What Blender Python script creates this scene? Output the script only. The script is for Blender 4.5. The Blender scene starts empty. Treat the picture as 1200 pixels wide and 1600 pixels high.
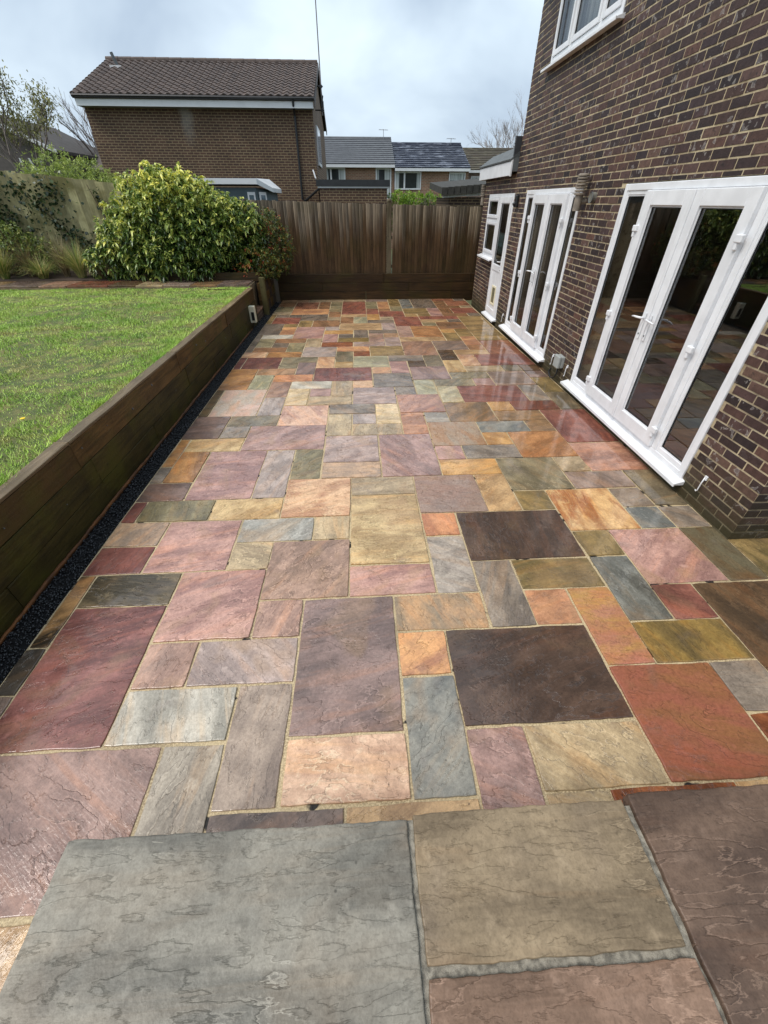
import bpy, math, random
import numpy as np
from mathutils import Matrix, Vector

R = math.radians
rng = np.random.default_rng(7)
random.seed(11)
sc = bpy.context.scene
C = sc.collection

# ------------------------------------------------------------------ camera
CAM_Z = 2.2
FPX, PITCH, YAW, ROLL = 630.27, R(37.6276), R(3.249), R(0.135)     # focal length in units of a 1200 px wide frame
fwd = Vector((math.sin(YAW) * math.cos(PITCH), math.cos(YAW) * math.cos(PITCH), -math.sin(PITCH)))
rgt = Vector((math.cos(YAW), -math.sin(YAW), 0))
upv = rgt.cross(fwd)
rgt, upv = math.cos(ROLL) * rgt + math.sin(ROLL) * upv, -math.sin(ROLL) * rgt + math.cos(ROLL) * upv
cd = bpy.data.cameras.new('camera')
cam = bpy.data.objects.new('camera', cd); C.objects.link(cam)
cd.sensor_fit = 'HORIZONTAL'; cd.sensor_width = 36; cd.lens = 36 * FPX / 1200
cd.clip_start = 0.05; cd.clip_end = 2000
cam.matrix_world = Matrix(((rgt.x, upv.x, -fwd.x, 0), (rgt.y, upv.y, -fwd.y, 0), (rgt.z, upv.z, -fwd.z, CAM_Z), (0, 0, 0, 1)))
sc.camera = cam

# ------------------------------------------------------------------ sky, sun, exposure
SUN_EL, SUN_AZ = R(58), R(248)          # azimuth clockwise from +Y: soft light from the left, a little behind
w = bpy.data.worlds.new('World'); sc.world = w; w.use_nodes = True
nt = w.node_tree; nt.nodes.clear()
def WN(t, **k):
    n = nt.nodes.new(t)
    for a, b in k.items(): setattr(n, a, b)
    return n
sky = WN('ShaderNodeTexSky', sky_type='NISHITA', sun_disc=False, sun_elevation=SUN_EL, sun_rotation=SUN_AZ, dust_density=6.0, air_density=1.2)
tc = WN('ShaderNodeTexCoord'); mp = WN('ShaderNodeMapping'); mp.inputs['Scale'].default_value = (1, 1, 1.9); mp.inputs['Location'].default_value = (.4, 1.3, .2)
nz = WN('ShaderNodeTexNoise'); nz.inputs['Scale'].default_value = 2.7; nz.inputs['Detail'].default_value = 5; nz.inputs['Roughness'].default_value = .48; nz.inputs['Distortion'].default_value = .25
rp = WN('ShaderNodeValToRGB'); e = rp.color_ramp.elements
e[0].position = .36; e[0].color = (.28, .345, .425, 1); e[1].position = .66; e[1].color = (.525, .61, .67, 1)
mul = WN('ShaderNodeVectorMath', operation='SCALE'); mul.inputs['Scale'].default_value = 9.6
mix = WN('ShaderNodeMix', data_type='RGBA'); mix.inputs['Factor'].default_value = .93
bg = WN('ShaderNodeBackground'); bg.inputs['Strength'].default_value = .1
wo = WN('ShaderNodeOutputWorld')
L = nt.links.new
L(tc.outputs['Generated'], mp.inputs['Vector']); L(mp.outputs[0], nz.inputs['Vector']); L(nz.outputs['Fac'], rp.inputs[0])
L(rp.outputs['Color'], mul.inputs[0]); L(sky.outputs[0], mix.inputs[6]); L(mul.outputs[0], mix.inputs[7])
L(mix.outputs[2], bg.inputs['Color']); L(bg.outputs[0], wo.inputs['Surface'])
sd = bpy.data.lights.new('sun', 'SUN'); sd.energy = 1.5; sd.angle = R(35); sd.color = (1, .95, .88)
sun = bpy.data.objects.new('sun', sd); C.objects.link(sun)
sdir = Vector((math.sin(SUN_AZ) * math.cos(SUN_EL), math.cos(SUN_AZ) * math.cos(SUN_EL), math.sin(SUN_EL)))
sun.rotation_euler = sdir.to_track_quat('Z', 'Y').to_euler()
sc.view_settings.view_transform = 'Standard'; sc.view_settings.look = 'None'
sc.view_settings.exposure = 1.0; sc.view_settings.gamma = 1
sc.cycles.use_denoising = True
sc.cycles.max_bounces = 8; sc.cycles.transparent_max_bounces = 12; sc.cycles.caustics_reflective = False; sc.cycles.caustics_refractive = False

# ------------------------------------------------------------------ material helpers
def lin(c):
    return tuple((v / 255 / 12.92) if v / 255 <= .04045 else ((v / 255 + .055) / 1.055) ** 2.4 for v in c)
def col(c, k=1.0):
    r = lin(c); return (r[0] * k, r[1] * k, r[2] * k, 1)
class M:
    def __init__(s, name):
        s.m = bpy.data.materials.new(name); s.m.use_nodes = True
        s.t = s.m.node_tree; s.b = s.t.nodes['Principled BSDF']; s.L = s.t.links.new; s._pos = None
    def n(s, typ, ins=None, **k):
        nd = s.t.nodes.new('ShaderNode' + typ)
        for a, b in k.items(): setattr(nd, a, b)
        for a, b in (ins or {}).items():
            if isinstance(b, bpy.types.NodeSocket): s.L(b, nd.inputs[a])
            else: nd.inputs[a].default_value = b
        return nd
    def math(s, op, a, b=0.0, c=None, clamp=False):
        d = {0: a, 1: b}
        if c is not None: d[2] = c
        return s.n('Math', d, operation=op, use_clamp=clamp).outputs[0]
    def noise(s, vec, scale, detail=3, rough=.5, dist=0.0):
        return s.n('TexNoise', {'Vector': vec, 'Scale': scale, 'Detail': detail, 'Roughness': rough, 'Distortion': dist}).outputs['Fac']
    def ramp(s, f, a, b, lo=0.0, hi=1.0):
        return s.n('MapRange', {0: f, 1: a, 2: b, 3: lo, 4: hi}, interpolation_type='SMOOTHSTEP').outputs[0]
    def mix(s, f, a, b, mode='MIX'):
        nd = s.n('Mix', data_type='RGBA', blend_type=mode)
        for i, v in ((0, f), (6, a), (7, b)):
            if isinstance(v, bpy.types.NodeSocket): s.L(v, nd.inputs[i])
            else: nd.inputs[i].default_value = v
        return nd.outputs[2]
    def obj(s): return s.n('TexCoord').outputs['Object']
    def pos(s): return s.n('NewGeometry').outputs['Position']
    def rnd(s): return s.n('ObjectInfo').outputs['Random']
    def isl(s): return s.n('NewGeometry').outputs['Random Per Island']
    def mapv(s, v, scale=(1, 1, 1), loc=(0, 0, 0), rot=(0, 0, 0)):
        return s.n('Mapping', {'Vector': v, 'Scale': scale, 'Location': loc, 'Rotation': rot}).outputs[0]
    def shuffle(s, v, turn=True):
        r = s.rnd()
        if turn: v = s.n('VectorRotate', {'Vector': v, 'Angle': s.math('MULTIPLY', r, 37.0)}, rotation_type='Z_AXIS').outputs[0]
        cb = s.n('CombineXYZ', {0: s.math('MULTIPLY', r, 91.0), 1: s.math('MULTIPLY', r, 53.0), 2: s.math('MULTIPLY', r, 17.0)}).outputs[0]
        return s.n('VectorMath', {0: v, 1: cb}, operation='ADD').outputs[0]
    def bump(s, h, strength=.5, dist=.01):
        return s.n('Bump', {'Height': h, 'Strength': strength, 'Distance': dist}).outputs[0]
    def out(s, base=None, rough=None, normal=None, spec=None, **k):
        for nm, v in (('Base Color', base), ('Roughness', rough), ('Normal', normal), ('Specular IOR Level', spec)):
            if v is None: continue
            if isinstance(v, bpy.types.NodeSocket): s.L(v, s.b.inputs[nm])
            else: s.b.inputs[nm].default_value = v
        for nm, v in k.items():
            nm = nm.replace('_', ' ')
            if isinstance(v, bpy.types.NodeSocket): s.L(v, s.b.inputs[nm])
            else: s.b.inputs[nm].default_value = v
        return s.m

def plain(name, c, rough=.5, var=.12, scale=6, k=1.0, bump=0.0, **kw):
    m = M(name); v = m.shuffle(m.obj(), False); f = m.noise(v, scale, 4, .55)
    a = col(c, k * (1 - var)); b = col(c, k * (1 + var))
    base = m.mix(m.ramp(f, .3, .7), a, b)
    nrm = m.bump(m.noise(v, scale * 8, 4), bump, .004) if bump else None
    return m.out(base, rough, nrm, **kw)

# ------------------------------------------------------------------ mesh helpers
class MB:
    def __init__(s): s.v = []; s.f = []
    def box(s, x0, x1, y0, y1, z0, z1):
        b = len(s.v)
        s.v += [(x0, y0, z0), (x1, y0, z0), (x1, y1, z0), (x0, y1, z0), (x0, y0, z1), (x1, y0, z1), (x1, y1, z1), (x0, y1, z1)]
        s.f += [tuple(b + i for i in q) for q in ((0, 3, 2, 1), (4, 5, 6, 7), (0, 1, 5, 4), (1, 2, 6, 5), (2, 3, 7, 6), (3, 0, 4, 7))]
        return s
    def hexa(s, p):                      # 8 points, bottom ring then top ring
        b = len(s.v); s.v += [tuple(q) for q in p]
        s.f += [tuple(b + i for i in q) for q in ((0, 3, 2, 1), (4, 5, 6, 7), (0, 1, 5, 4), (1, 2, 6, 5), (2, 3, 7, 6), (3, 0, 4, 7))]
        return s
    def poly(s, pts):
        b = len(s.v); s.v += [tuple(q) for q in pts]; s.f.append(tuple(range(b, b + len(pts)))); return s
    def tube(s, path, rad, n=8, cap=True):
        path = [Vector(p) for p in path]; b0 = len(s.v); m = len(path)
        if not hasattr(rad, '__len__'): rad = [rad] * m
        for i, p in enumerate(path):
            t = (path[min(i + 1, m - 1)] - path[max(i - 1, 0)]).normalized()
            a = t.orthogonal().normalized() if i == 0 else (a - t * a.dot(t)).normalized()
            c = t.cross(a)
            for k in range(n):
                th = 2 * math.pi * k / n
                q = p + (a * math.cos(th) + c * math.sin(th)) * rad[i]; s.v.append(tuple(q))
        for i in range(m - 1):
            for k in range(n):
                k2 = (k + 1) % n
                s.f.append((b0 + i * n + k, b0 + i * n + k2, b0 + (i + 1) * n + k2, b0 + (i + 1) * n + k))
        if cap:
            s.f.append(tuple(b0 + k for k in range(n))[::-1]); s.f.append(tuple(b0 + (m - 1) * n + k for k in range(n)))
        return s
    def lathe(s, c, prof, n=16):         # prof: (radius, z)
        b0 = len(s.v); m = len(prof)
        for r, z in prof:
            for k in range(n):
                th = 2 * math.pi * k / n; s.v.append((c[0] + r * math.cos(th), c[1] + r * math.sin(th), c[2] + z))
        for i in range(m - 1):
            for k in range(n):
                k2 = (k + 1) % n; s.f.append((b0 + i * n + k, b0 + i * n + k2, b0 + (i + 1) * n + k2, b0 + (i + 1) * n + k))
        s.f.append(tuple(b0 + k for k in range(n))[::-1]); s.f.append(tuple(b0 + (m - 1) * n + k for k in range(n)))
        return s

WL_ = {}                                  # world position of every object we make
def reg(o, loc, parent):
    C.objects.link(o); WL_[o.name] = Vector(loc)
    o.location = loc
    if parent is not None:
        o.parent = parent; o.matrix_parent_inverse = Matrix.Translation(-WL_[parent.name])
    return o
def link(name, mb, mat, parent=None, smooth=False, bevel=0.0, origin=None):
    v = np.array(mb.v, dtype=float)
    c = (v.min(0) + v.max(0)) / 2 if origin is None else np.array(origin, float)
    me = bpy.data.meshes.new(name); me.from_pydata([tuple(q) for q in (v - c)], [], mb.f); me.update()
    if smooth: me.polygons.foreach_set('use_smooth', [True] * len(me.polygons))
    for mm in (mat if isinstance(mat, (list, tuple)) else [mat]): me.materials.append(mm)
    o = bpy.data.objects.new(name, me); reg(o, tuple(c), parent)
    if bevel:
        md = o.modifiers.new('bevel', 'BEVEL'); md.width = bevel; md.segments = 2; md.limit_method = 'ANGLE'; md.angle_limit = R(40)
    return o
def fast(name, V, F, mat, parent=None, attrs=None, smooth=False):
    V = np.asarray(V, dtype=np.float32); F = np.asarray(F, dtype=np.int32)
    c = (V.min(0) + V.max(0)) / 2
    me = bpy.data.meshes.new(name); k = F.shape[1]
    me.vertices.add(len(V)); me.vertices.foreach_set('co', (V - c).ravel())
    me.loops.add(F.size); me.loops.foreach_set('vertex_index', F.ravel())
    me.polygons.add(len(F)); me.polygons.foreach_set('loop_start', np.arange(0, F.size, k, dtype=np.int32))
    me.update(calc_edges=True)
    for nm, arr in (attrs or {}).items():
        a = me.attributes.new(nm, 'FLOAT', 'POINT'); a.data.foreach_set('value', np.asarray(arr, dtype=np.float32))
    if smooth: me.polygons.foreach_set('use_smooth', [True] * len(me.polygons))
    me.materials.append(mat); me.validate()
    o = bpy.data.objects.new(name, me); return reg(o, tuple(float(t) for t in c), parent)
def tag(o, label=None, cat=None, group=None, kind=None):
    if label: o['label'] = label
    if cat: o['category'] = cat
    if group: o['group'] = group
    if kind: o['kind'] = kind
    return o
def thing(name, loc, label, cat, group=None):
    o = bpy.data.objects.new(name, None); o.empty_display_size = .2; reg(o, loc, None)
    return tag(o, label, cat, group)
def project(p):
    q = Vector(p) - Vector((0, 0, CAM_Z)); zc = q.dot(fwd)
    return (600 + FPX * q.dot(rgt) / zc, 800 - FPX * q.dot(upv) / zc, zc)
# ================================================================== MATERIALS
PAL = dict(redpurple=((148,98,94),(114,70,68)), orangeblack=((168,130,82),(48,42,32)), darkgrey=((84,80,74),(50,48,44)), mauvepink=((152,126,122),(132,106,106)), buff=((198,168,124),(174,142,102)),
 pinkbeige=((188,156,142),(168,138,128)), whitegrey=((188,190,184),(164,166,160)), lilacgrey=((178,164,162),(158,144,144)), palegrey=((168,164,154),(148,142,132)), taupe=((164,152,142),(140,126,118)),
 taupedark=((126,112,106),(96,84,80)), pink=((192,154,146),(170,130,126)), purple=((134,115,118),(112,97,102)), creampink=((224,194,170),(208,168,142)), orange=((216,164,110),(192,136,104)),
 bluegrey=((142,146,142),(114,122,124)), darkbrown=((92,74,64),(76,61,53)), mauve=((156,130,134),(132,110,116)), cream=((194,178,144),(170,154,124)), rust=((160,96,56),(130,74,44)),
 redorange=((150,90,72),(164,112,72)), grey=((130,123,116),(104,99,94)), olivegold=((148,124,64),(118,102,62)), pinkyellow=((170,114,98),(206,160,88)), brown=((104,82,58),(82,65,47)),
 olive=((146,126,80),(116,104,66)), greenrust=((100,96,76),(118,86,50)), red=((142,86,74),(114,66,58)), blue=((120,126,124),(98,102,98)), creamorange=((220,184,128),(192,122,66)),
 salmon=((194,144,110),(174,124,94)), silver=((154,150,145),(126,121,116)), orangegrey=((188,152,112),(154,144,124)), salmonorange=((208,148,104),(188,124,88)), purplepink=((134,119,116),(154,122,112)),
 green=((132,124,98),(106,100,78)), gold=((208,166,104),(186,138,78)), beige=((184,168,138),(164,148,118)), creamveined=((204,184,138),(180,154,108)), taupepink=((176,148,133),(154,128,114)),
 bluewhite=((176,180,178),(152,156,152)), peachgrey=((194,164,134),(164,148,134)), maroon=((138,86,78),(114,68,64)), oliveblack=((118,106,80),(70,64,48)), peach=((218,184,148),(204,154,118)),
 yellow=((208,184,134),(188,154,98)), olivewavy=((146,140,106),(116,110,80)), purplebrown=((118,96,90),(92,74,70)), pinkmauve=((182,146,142),(160,124,122)), goldbrown=((190,140,82),(158,112,66)),
 lavender=((164,154,156),(140,130,134)), lilac=((168,152,152),(144,126,128)), creamyellow=((228,208,168),(208,184,138)), salmonpink=((188,144,124),(164,120,104)), brownbuff=((154,124,88),(124,102,74)),
 greypeach=((154,144,128),(184,140,98)), orangebrown=((184,124,68),(154,98,54)), mauvegrey=((140,122,114),(120,104,98)), olivegrey=((134,124,100),(110,102,84)), olivebrown=((110,94,64),(90,76,54)),
 pinkwhite=((198,164,148),(204,198,188)), pinkbrown=((168,134,114),(144,110,94)), palegreen=((184,184,154),(160,160,130)), buffbrown=((184,148,114),(154,122,92)), redbrown=((136,80,60),(110,64,50)),
 white=((204,204,194),(184,182,170)), pinkpeach=((214,178,154),(198,154,138)), creamgreen=((194,188,154),(170,164,130)),
 tgrey=((133,135,130),(113,116,113)), ttan=((140,128,106),(122,110,90)), tbrown=((104,87,76),(88,72,63)), tpink=((136,114,100),(122,100,85)))
PAL.update(maroonF=((164, 102, 86), (140, 84, 72)), greenF=((158, 150, 116), (132, 126, 96)), brownF=((164, 122, 86), (136, 100, 70)), greyF=((136, 124, 112), (112, 102, 92)), oliveF=((166, 142, 92), (140, 118, 74)), redbrownF=((170, 114, 88), (144, 94, 72)))
PAL.update(mauve=((174, 144, 140), (152, 122, 118)), lilac=((180, 162, 158), (158, 138, 134)), lavender=((178, 166, 162), (154, 142, 138)), purplepink=((148, 132, 124), (168, 136, 122)), mauvegrey=((154, 136, 126), (134, 118, 110)), grey=((148, 140, 130), (122, 115, 108)),
           orangebrown=((192, 140, 90), (164, 114, 72)), purple=((144, 124, 122), (122, 105, 104)), purplebrown=((132, 110, 102), (106, 87, 81)), mauvepink=((162, 136, 130), (142, 116, 112)), silver=((168, 163, 156), (140, 134, 128)), red=((150, 96, 84), (122, 74, 66)), green=((146, 138, 110), (118, 112, 88)))
SLABK = .97
def warm(c):
    g = sum(c) / 3; c = [v + (g - v) * .13 for v in c]; b_ = c[2] * .93
    if c[2] > c[1] - 6: b_ = min(b_, c[1] * .94)
    return (min(250, c[0] * 1.04), c[1] * .985, b_)
PAL = {k: (warm(a), warm(b)) for k, (a, b) in PAL.items()}
SLAB = {}
def slab_mat(nm):
    if nm in SLAB: return SLAB[nm]
    c1, c2 = PAL[nm]; lum = sum(c1) / 3
    m = M('sandstone_' + nm)
    big = nm in ('tgrey', 'ttan', 'tbrown', 'tpink')
    v = m.shuffle(m.obj(), not big)
    vs = m.mapv(v, (1, 2.3, 1))
    A = m.noise(vs, 1.9, 3, .55, .5)
    B = m.noise(m.mapv(v, (.9, 3.4, 1) if big else (1, 1.9, 1)), 2.9 if big else 2.5, 9, .58, .25)
    G_ = m.noise(m.mapv(v, (3, 26, 1)), 3.0, 3, .6, .4)
    fine = m.noise(v, 55, 4, .6)
    x = m.math('MULTIPLY', B, 9.0)
    fr = m.math('FRACT', x)
    ter = m.math('ADD', m.math('FLOOR', x), m.ramp(fr, .80, 1.0))
    base = m.mix(m.ramp(A, .41, .6), col(tuple(min(255, t * 1.06) for t in c1), SLABK), col(tuple(t * .93 for t in c2), SLABK))
    band = m.noise(m.mapv(v, (.5, 4.2, 1)), 2.0, 4, .6, .7)
    base = m.mix(m.ramp(band, .5, .66, 0, .18 if big else .45), base, col((min(255, c1[0] * 1.12 + 8), c1[1] * 1.04, c1[2] * .9), SLABK))
    base = m.mix(m.ramp(band, .32, .46, .22 if big else .38, 0), base, col(tuple(t * .82 for t in c2), SLABK))
    base = m.mix(m.ramp(G_, .4, .8, 0, .45), base, col(c1, SLABK * 1.14))
    mot = m.noise(v, 7.5, 5, .62, .3)
    base = m.mix(m.ramp(mot, .36, .7, .0, .3 if big else .5), base, col(tuple(t * .80 for t in c2), SLABK))
    base = m.mix(m.ramp(m.noise(v, 13, 3, .6), .58, .74, 0, .4), base, col(tuple(min(255, t * 1.1 + 16) for t in c1), SLABK))  # pale specks stand for wet glints, painted into the stone colour
    hue = m.noise(v, 2.4, 3, .55, .8)
    base = m.mix(m.ramp(hue, .52, .72, 0, .14 if big else .42), base, col((184, 148, 110), SLABK * (.08 + .95 * (lum / 175) ** 1.6)))
    base = m.mix(m.ramp(hue, .25, .42, .15 if big else .34, 0), base, col((150, 134, 126), SLABK * (.08 + .95 * (lum / 165) ** 1.6)))
    patch = m.ramp(m.noise(v, 2.3, 3), .47, .64)
    edge = m.math('MULTIPLY', m.ramp(m.math('ABSOLUTE', m.math('SUBTRACT', fr, .93)), .0, .07, 1, 0), patch)
    base = m.mix(m.math('MULTIPLY', edge, .03 if big else .26), base, col(tuple(t * .52 for t in c1), SLABK))
    lite = m.math('MULTIPLY', m.ramp(m.math('ABSOLUTE', m.math('SUBTRACT', fr, .76)), .0, .09, 1, 0), patch)
    base = m.mix(m.math('MULTIPLY', lite, .62 if big else .36), base, col(tuple(min(255, t * 1.22 + 14) for t in c1), SLABK))
    sp = m.n('TexVoronoi', {'Vector': v, 'Scale': 17.0}).outputs['Distance']
    spm = m.math('MULTIPLY', m.ramp(sp, .05, .11, 1, 0), m.ramp(m.noise(v, 7, 2), .5, .62))
    base = m.mix(m.math('MULTIPLY', spm, .6), base, col(tuple(t * .35 for t in c1), SLABK))
    base = m.mix(m.ramp(fine, .3, .75), base, m.mix(1.0, base, (.76, .75, .74, 1), 'MULTIPLY'))
    base = m.mix(m.ramp(m.noise(v, 170, 2), .45, .7, 0, .5), base, m.mix(1.0, base, (.7, .69, .68, 1), 'MULTIPLY'))
    dirt = m.ramp(m.noise(m.pos(), .9, 4, .6), .56, .74)
    base = m.mix(m.math('MULTIPLY', dirt, .34), base, col((70, 58, 44), .8))
    h = m.math('ADD', m.math('MULTIPLY', ter, .075), m.math('ADD', m.math('MULTIPLY', fine, .05), m.math('ADD', m.math('MULTIPLY', G_, .02 if big else .05), m.math('MULTIPLY', mot, .07))))
    nrm = m.bump(h, .7 if big else 1.0, .034)
    soft = m.bump(m.math('ADD', m.math('ADD', m.math('MULTIPLY', A, .6), m.math('MULTIPLY', fine, .035)), m.math('MULTIPLY', ter, .06)), .55, .03)
    wet = m.noise(m.pos(), 1.1, 3, .6)
    wetx = m.ramp(m.math('ADD', m.n('SeparateXYZ', {0: m.pos()}).outputs[0], m.math('MULTIPLY', wet, 3.0)), 1.6, 4.2)   # water stands towards the house, where the paving falls to
    pud = m.ramp(m.noise(m.mapv(m.pos(), (1.0, 1.5, 1), (3.1, 7.7, 0)), 2.1, 5, .62), .54, .6)
    wetx = m.math('MAXIMUM', wetx, m.math('MULTIPLY', pud, .9))
    coat = m.math('ADD', m.ramp(wet, .35, .65, .75, 1.0), m.math('MULTIPLY', wetx, .5), clamp=True)
    crough = m.ramp(m.math('ADD', m.math('MULTIPLY', wetx, .6), wet), .4, 1.1, .12, .02)
    if big: coat, crough = m.math('MULTIPLY', coat, .3), m.ramp(wet, .3, .7, .34, .22)
    cn = m.n('Bump', {'Height': h, 'Strength': m.ramp(wetx, .0, .8, .9, .16), 'Distance': .03}).outputs[0]
    SLAB[nm] = m.out(base, m.ramp(wet, .3, .7, .65, .5), nrm, .12, Coat_Weight=coat, Coat_Roughness=crough, Coat_IOR=1.55, Coat_Normal=cn)
    return SLAB[nm]

def mortar_mat():
    m = M('jointing_mortar'); p = m.pos()
    base = m.mix(m.ramp(m.noise(p, 2.2, 4), .3, .7), col((184, 164, 128), .9), col((146, 126, 96), .9))
    base = m.mix(m.ramp(m.noise(p, 120, 2), .35, .7), base, col((206, 186, 148), .95))
    base = m.mix(m.math('MULTIPLY', m.ramp(m.noise(p, .9, 4, .6), .5, .7), .5), base, col((84, 70, 52), .8))
    holes = m.ramp(m.noise(p, 5.5, 3, .6), .615, .65)
    base = m.mix(holes, base, col((22, 18, 14)))
    return m.out(base, .7, m.bump(m.noise(p, 90, 3), .6, .006))
def wood(nm, c1, c2, axis, green=0.0, rough=.5, weather=None, k=.85, coat=0.0):
    m = M(nm); v = m.shuffle(m.obj(), False)
    sc_ = {'x': (1.2, 16, 16), 'y': (16, 1.2, 16), 'z': (16, 16, 1.2)}[axis]
    g = m.noise(m.mapv(v, sc_), 1.6, 5, .6, .6); b2 = m.noise(v, 2.2, 4, .6)
    base = m.mix(m.ramp(g, .32, .7), col(c1, k), col(c2, k))
    base = m.mix(m.ramp(b2, .35, .7), base, m.mix(1.0, base, (.62, .6, .58, 1), 'MULTIPLY'))
    base = m.mix(m.ramp(m.rnd(), 0, 1, 0, .6), base, col(tuple(t * .55 for t in c1), k))
    kn = m.n('TexVoronoi', {'Vector': v, 'Scale': 4.5}).outputs['Distance']
    base = m.mix(m.ramp(kn, .035, .08, .75, 0), base, col((26, 18, 12)))
    ox = m.n('SeparateXYZ', {0: m.obj()}).outputs[0]
    if weather:
        base = m.mix(m.ramp(ox, .012, .04, 0, .6), base, col(tuple(t * .42 for t in c2), k))  # shade of the overlap painted in along the thin edge
        z0, z1, cw = weather
        z = m.n('SeparateXYZ', {0: m.pos()}).outputs[2]
        f = m.math('ADD', z, m.math('ADD', m.math('MULTIPLY', m.math('SUBTRACT', m.n('TexWhiteNoise', {'W': m.rnd()}, noise_dimensions='1D').outputs[0], .5), .65), m.math('MULTIPLY', m.math('SUBTRACT', m.noise(m.mapv(m.pos(), (1.1, 1, .5)), 1.4, 4), .5), .6)))
        wm = m.ramp(f, z0, z1)
        cwm = m.mix(m.ramp(g, .3, .7), col(cw, k), col(tuple(t * .68 for t in cw), k))
        cwm = m.mix(m.ramp(ox, .01, .04, 0, .7), cwm, col(tuple(t * .45 for t in cw), k)); cwm = m.mix(m.ramp(ox, -.045, -.02, .5, 0), cwm, col(tuple(min(255, t * 1.3) for t in cw), k))  # overlap shade painted into the grey too; worn thick edge paler
        base = m.mix(wm, base, cwm)
    base = m.mix(1.0, base, m.n('CombineColor', {0: m.ramp(m.rnd(), 0, 1, .55, 1.4), 1: m.ramp(m.rnd(), 0, 1, .55, 1.38), 2: m.ramp(m.rnd(), 0, 1, .56, 1.34)}).outputs[0], 'MULTIPLY') if weather else base
    if green:
        gm = m.math('MULTIPLY', m.ramp(m.noise(m.pos(), 1.5, 4, .6), .46, .66), green)
        base = m.mix(gm, base, col((92, 88, 30), k * .75))
    return m.out(base, rough, m.bump(m.math('ADD', g, m.math('MULTIPLY', m.noise(v, 30, 3), .3)), .8, .01), .22, Coat_Weight=coat, Coat_Roughness=.25)

def brick_mat(nm, obj_level=True):
    m = M(nm)
    r = m.math('FRACT', m.math('ADD', m.rnd(), m.isl()))
    r2 = m.math('FRACT', m.math('MULTIPLY', r, 17.31)); r3 = m.math('FRACT', m.math('MULTIPLY', r, 71.7))
    rp = m.n('ValToRGB', {0: r}); el = rp.color_ramp.elements
    el[0].position = 0; el[0].color = col((72, 53, 50)); el[1].position = 1; el[1].color = col((104, 80, 68))
    for p_, c_ in ((.15, (44, 35, 36)), (.3, (78, 57, 50)), (.45, (56, 44, 43)), (.6, (98, 70, 60)), (.72, (54, 43, 46)), (.86, (88, 66, 62))):
        q = el.new(p_); q.color = col(c_)
    p = m.pos()
    base = m.mix(m.ramp(m.noise(p, 22, 4, .6), .3, .72), rp.outputs[0], m.mix(1.0, rp.outputs[0], (.62, .6, .6, 1), 'MULTIPLY'))
    pv = m.n('VectorMath', {0: p, 1: m.n('CombineXYZ', {0: m.math('MULTIPLY', r, 31.0), 1: 0.0, 2: m.math('MULTIPLY', r, 13.0)}).outputs[0]}, operation='ADD').outputs[0]
    bl = m.noise(pv, 17, 2, .5, .4)                                    # pale kiln blisters with a bright rim
    rim = m.math('MULTIPLY', m.ramp(m.math('ABSOLUTE', m.math('SUBTRACT', bl, .63)), 0, .035, 1, 0), m.ramp(r2, .52, .6))
    ins = m.math('MULTIPLY', m.ramp(bl, .62, .66), m.ramp(r2, .52, .6))
    base = m.mix(m.math('MULTIPLY', ins, .5), base, col((118, 112, 112)))
    base = m.mix(m.math('MULTIPLY', rim, .4), base, col((186, 180, 172)))
    dk = m.math('MULTIPLY', m.ramp(m.noise(pv, 30, 3), .6, .68), m.ramp(r3, .5, .6))
    base = m.mix(m.math('MULTIPLY', dk, .7), base, col((28, 24, 25)))
    z = m.n('SeparateXYZ', {0: p}).outputs[2]
    alg = m.math('MULTIPLY', m.ramp(m.math('ADD', z, m.math('MULTIPLY', m.noise(p, 3, 3), .5)), .22, .75, 1, 0), .8)
    base = m.mix(alg, base, col((62, 58, 30), .8))
    return m.out(base, .62, m.bump(m.noise(p, 60, 4, .65), .55, .006), .4)
def wallmortar():
    m = M('brick_mortar'); p = m.pos()
    base = m.mix(m.ramp(m.noise(p, 4, 4), .3, .7), col((204, 188, 154), .9), col((164, 146, 116), .9))
    base = m.mix(m.ramp(m.noise(m.mapv(p, (1, 1, .4)), 1.2, 3), .45, .7, 0, .6), base, col((118, 106, 90), .85))
    base = m.mix(m.ramp(m.noise(p, 16, 3), .5, .7, 0, .5), base, col((96, 84, 70), .85))
    z = m.n('SeparateXYZ', {0: p}).outputs[2]
    alg = m.math('MULTIPLY', m.ramp(m.math('ADD', z, m.math('MULTIPLY', m.noise(p, 3, 3), .5)), .22, .75, 1, 0), .8)
    base = m.mix(alg, base, col((70, 64, 34), .8))
    return m.out(base, .85, m.bump(m.noise(p, 120, 3), .5, .004))
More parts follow.
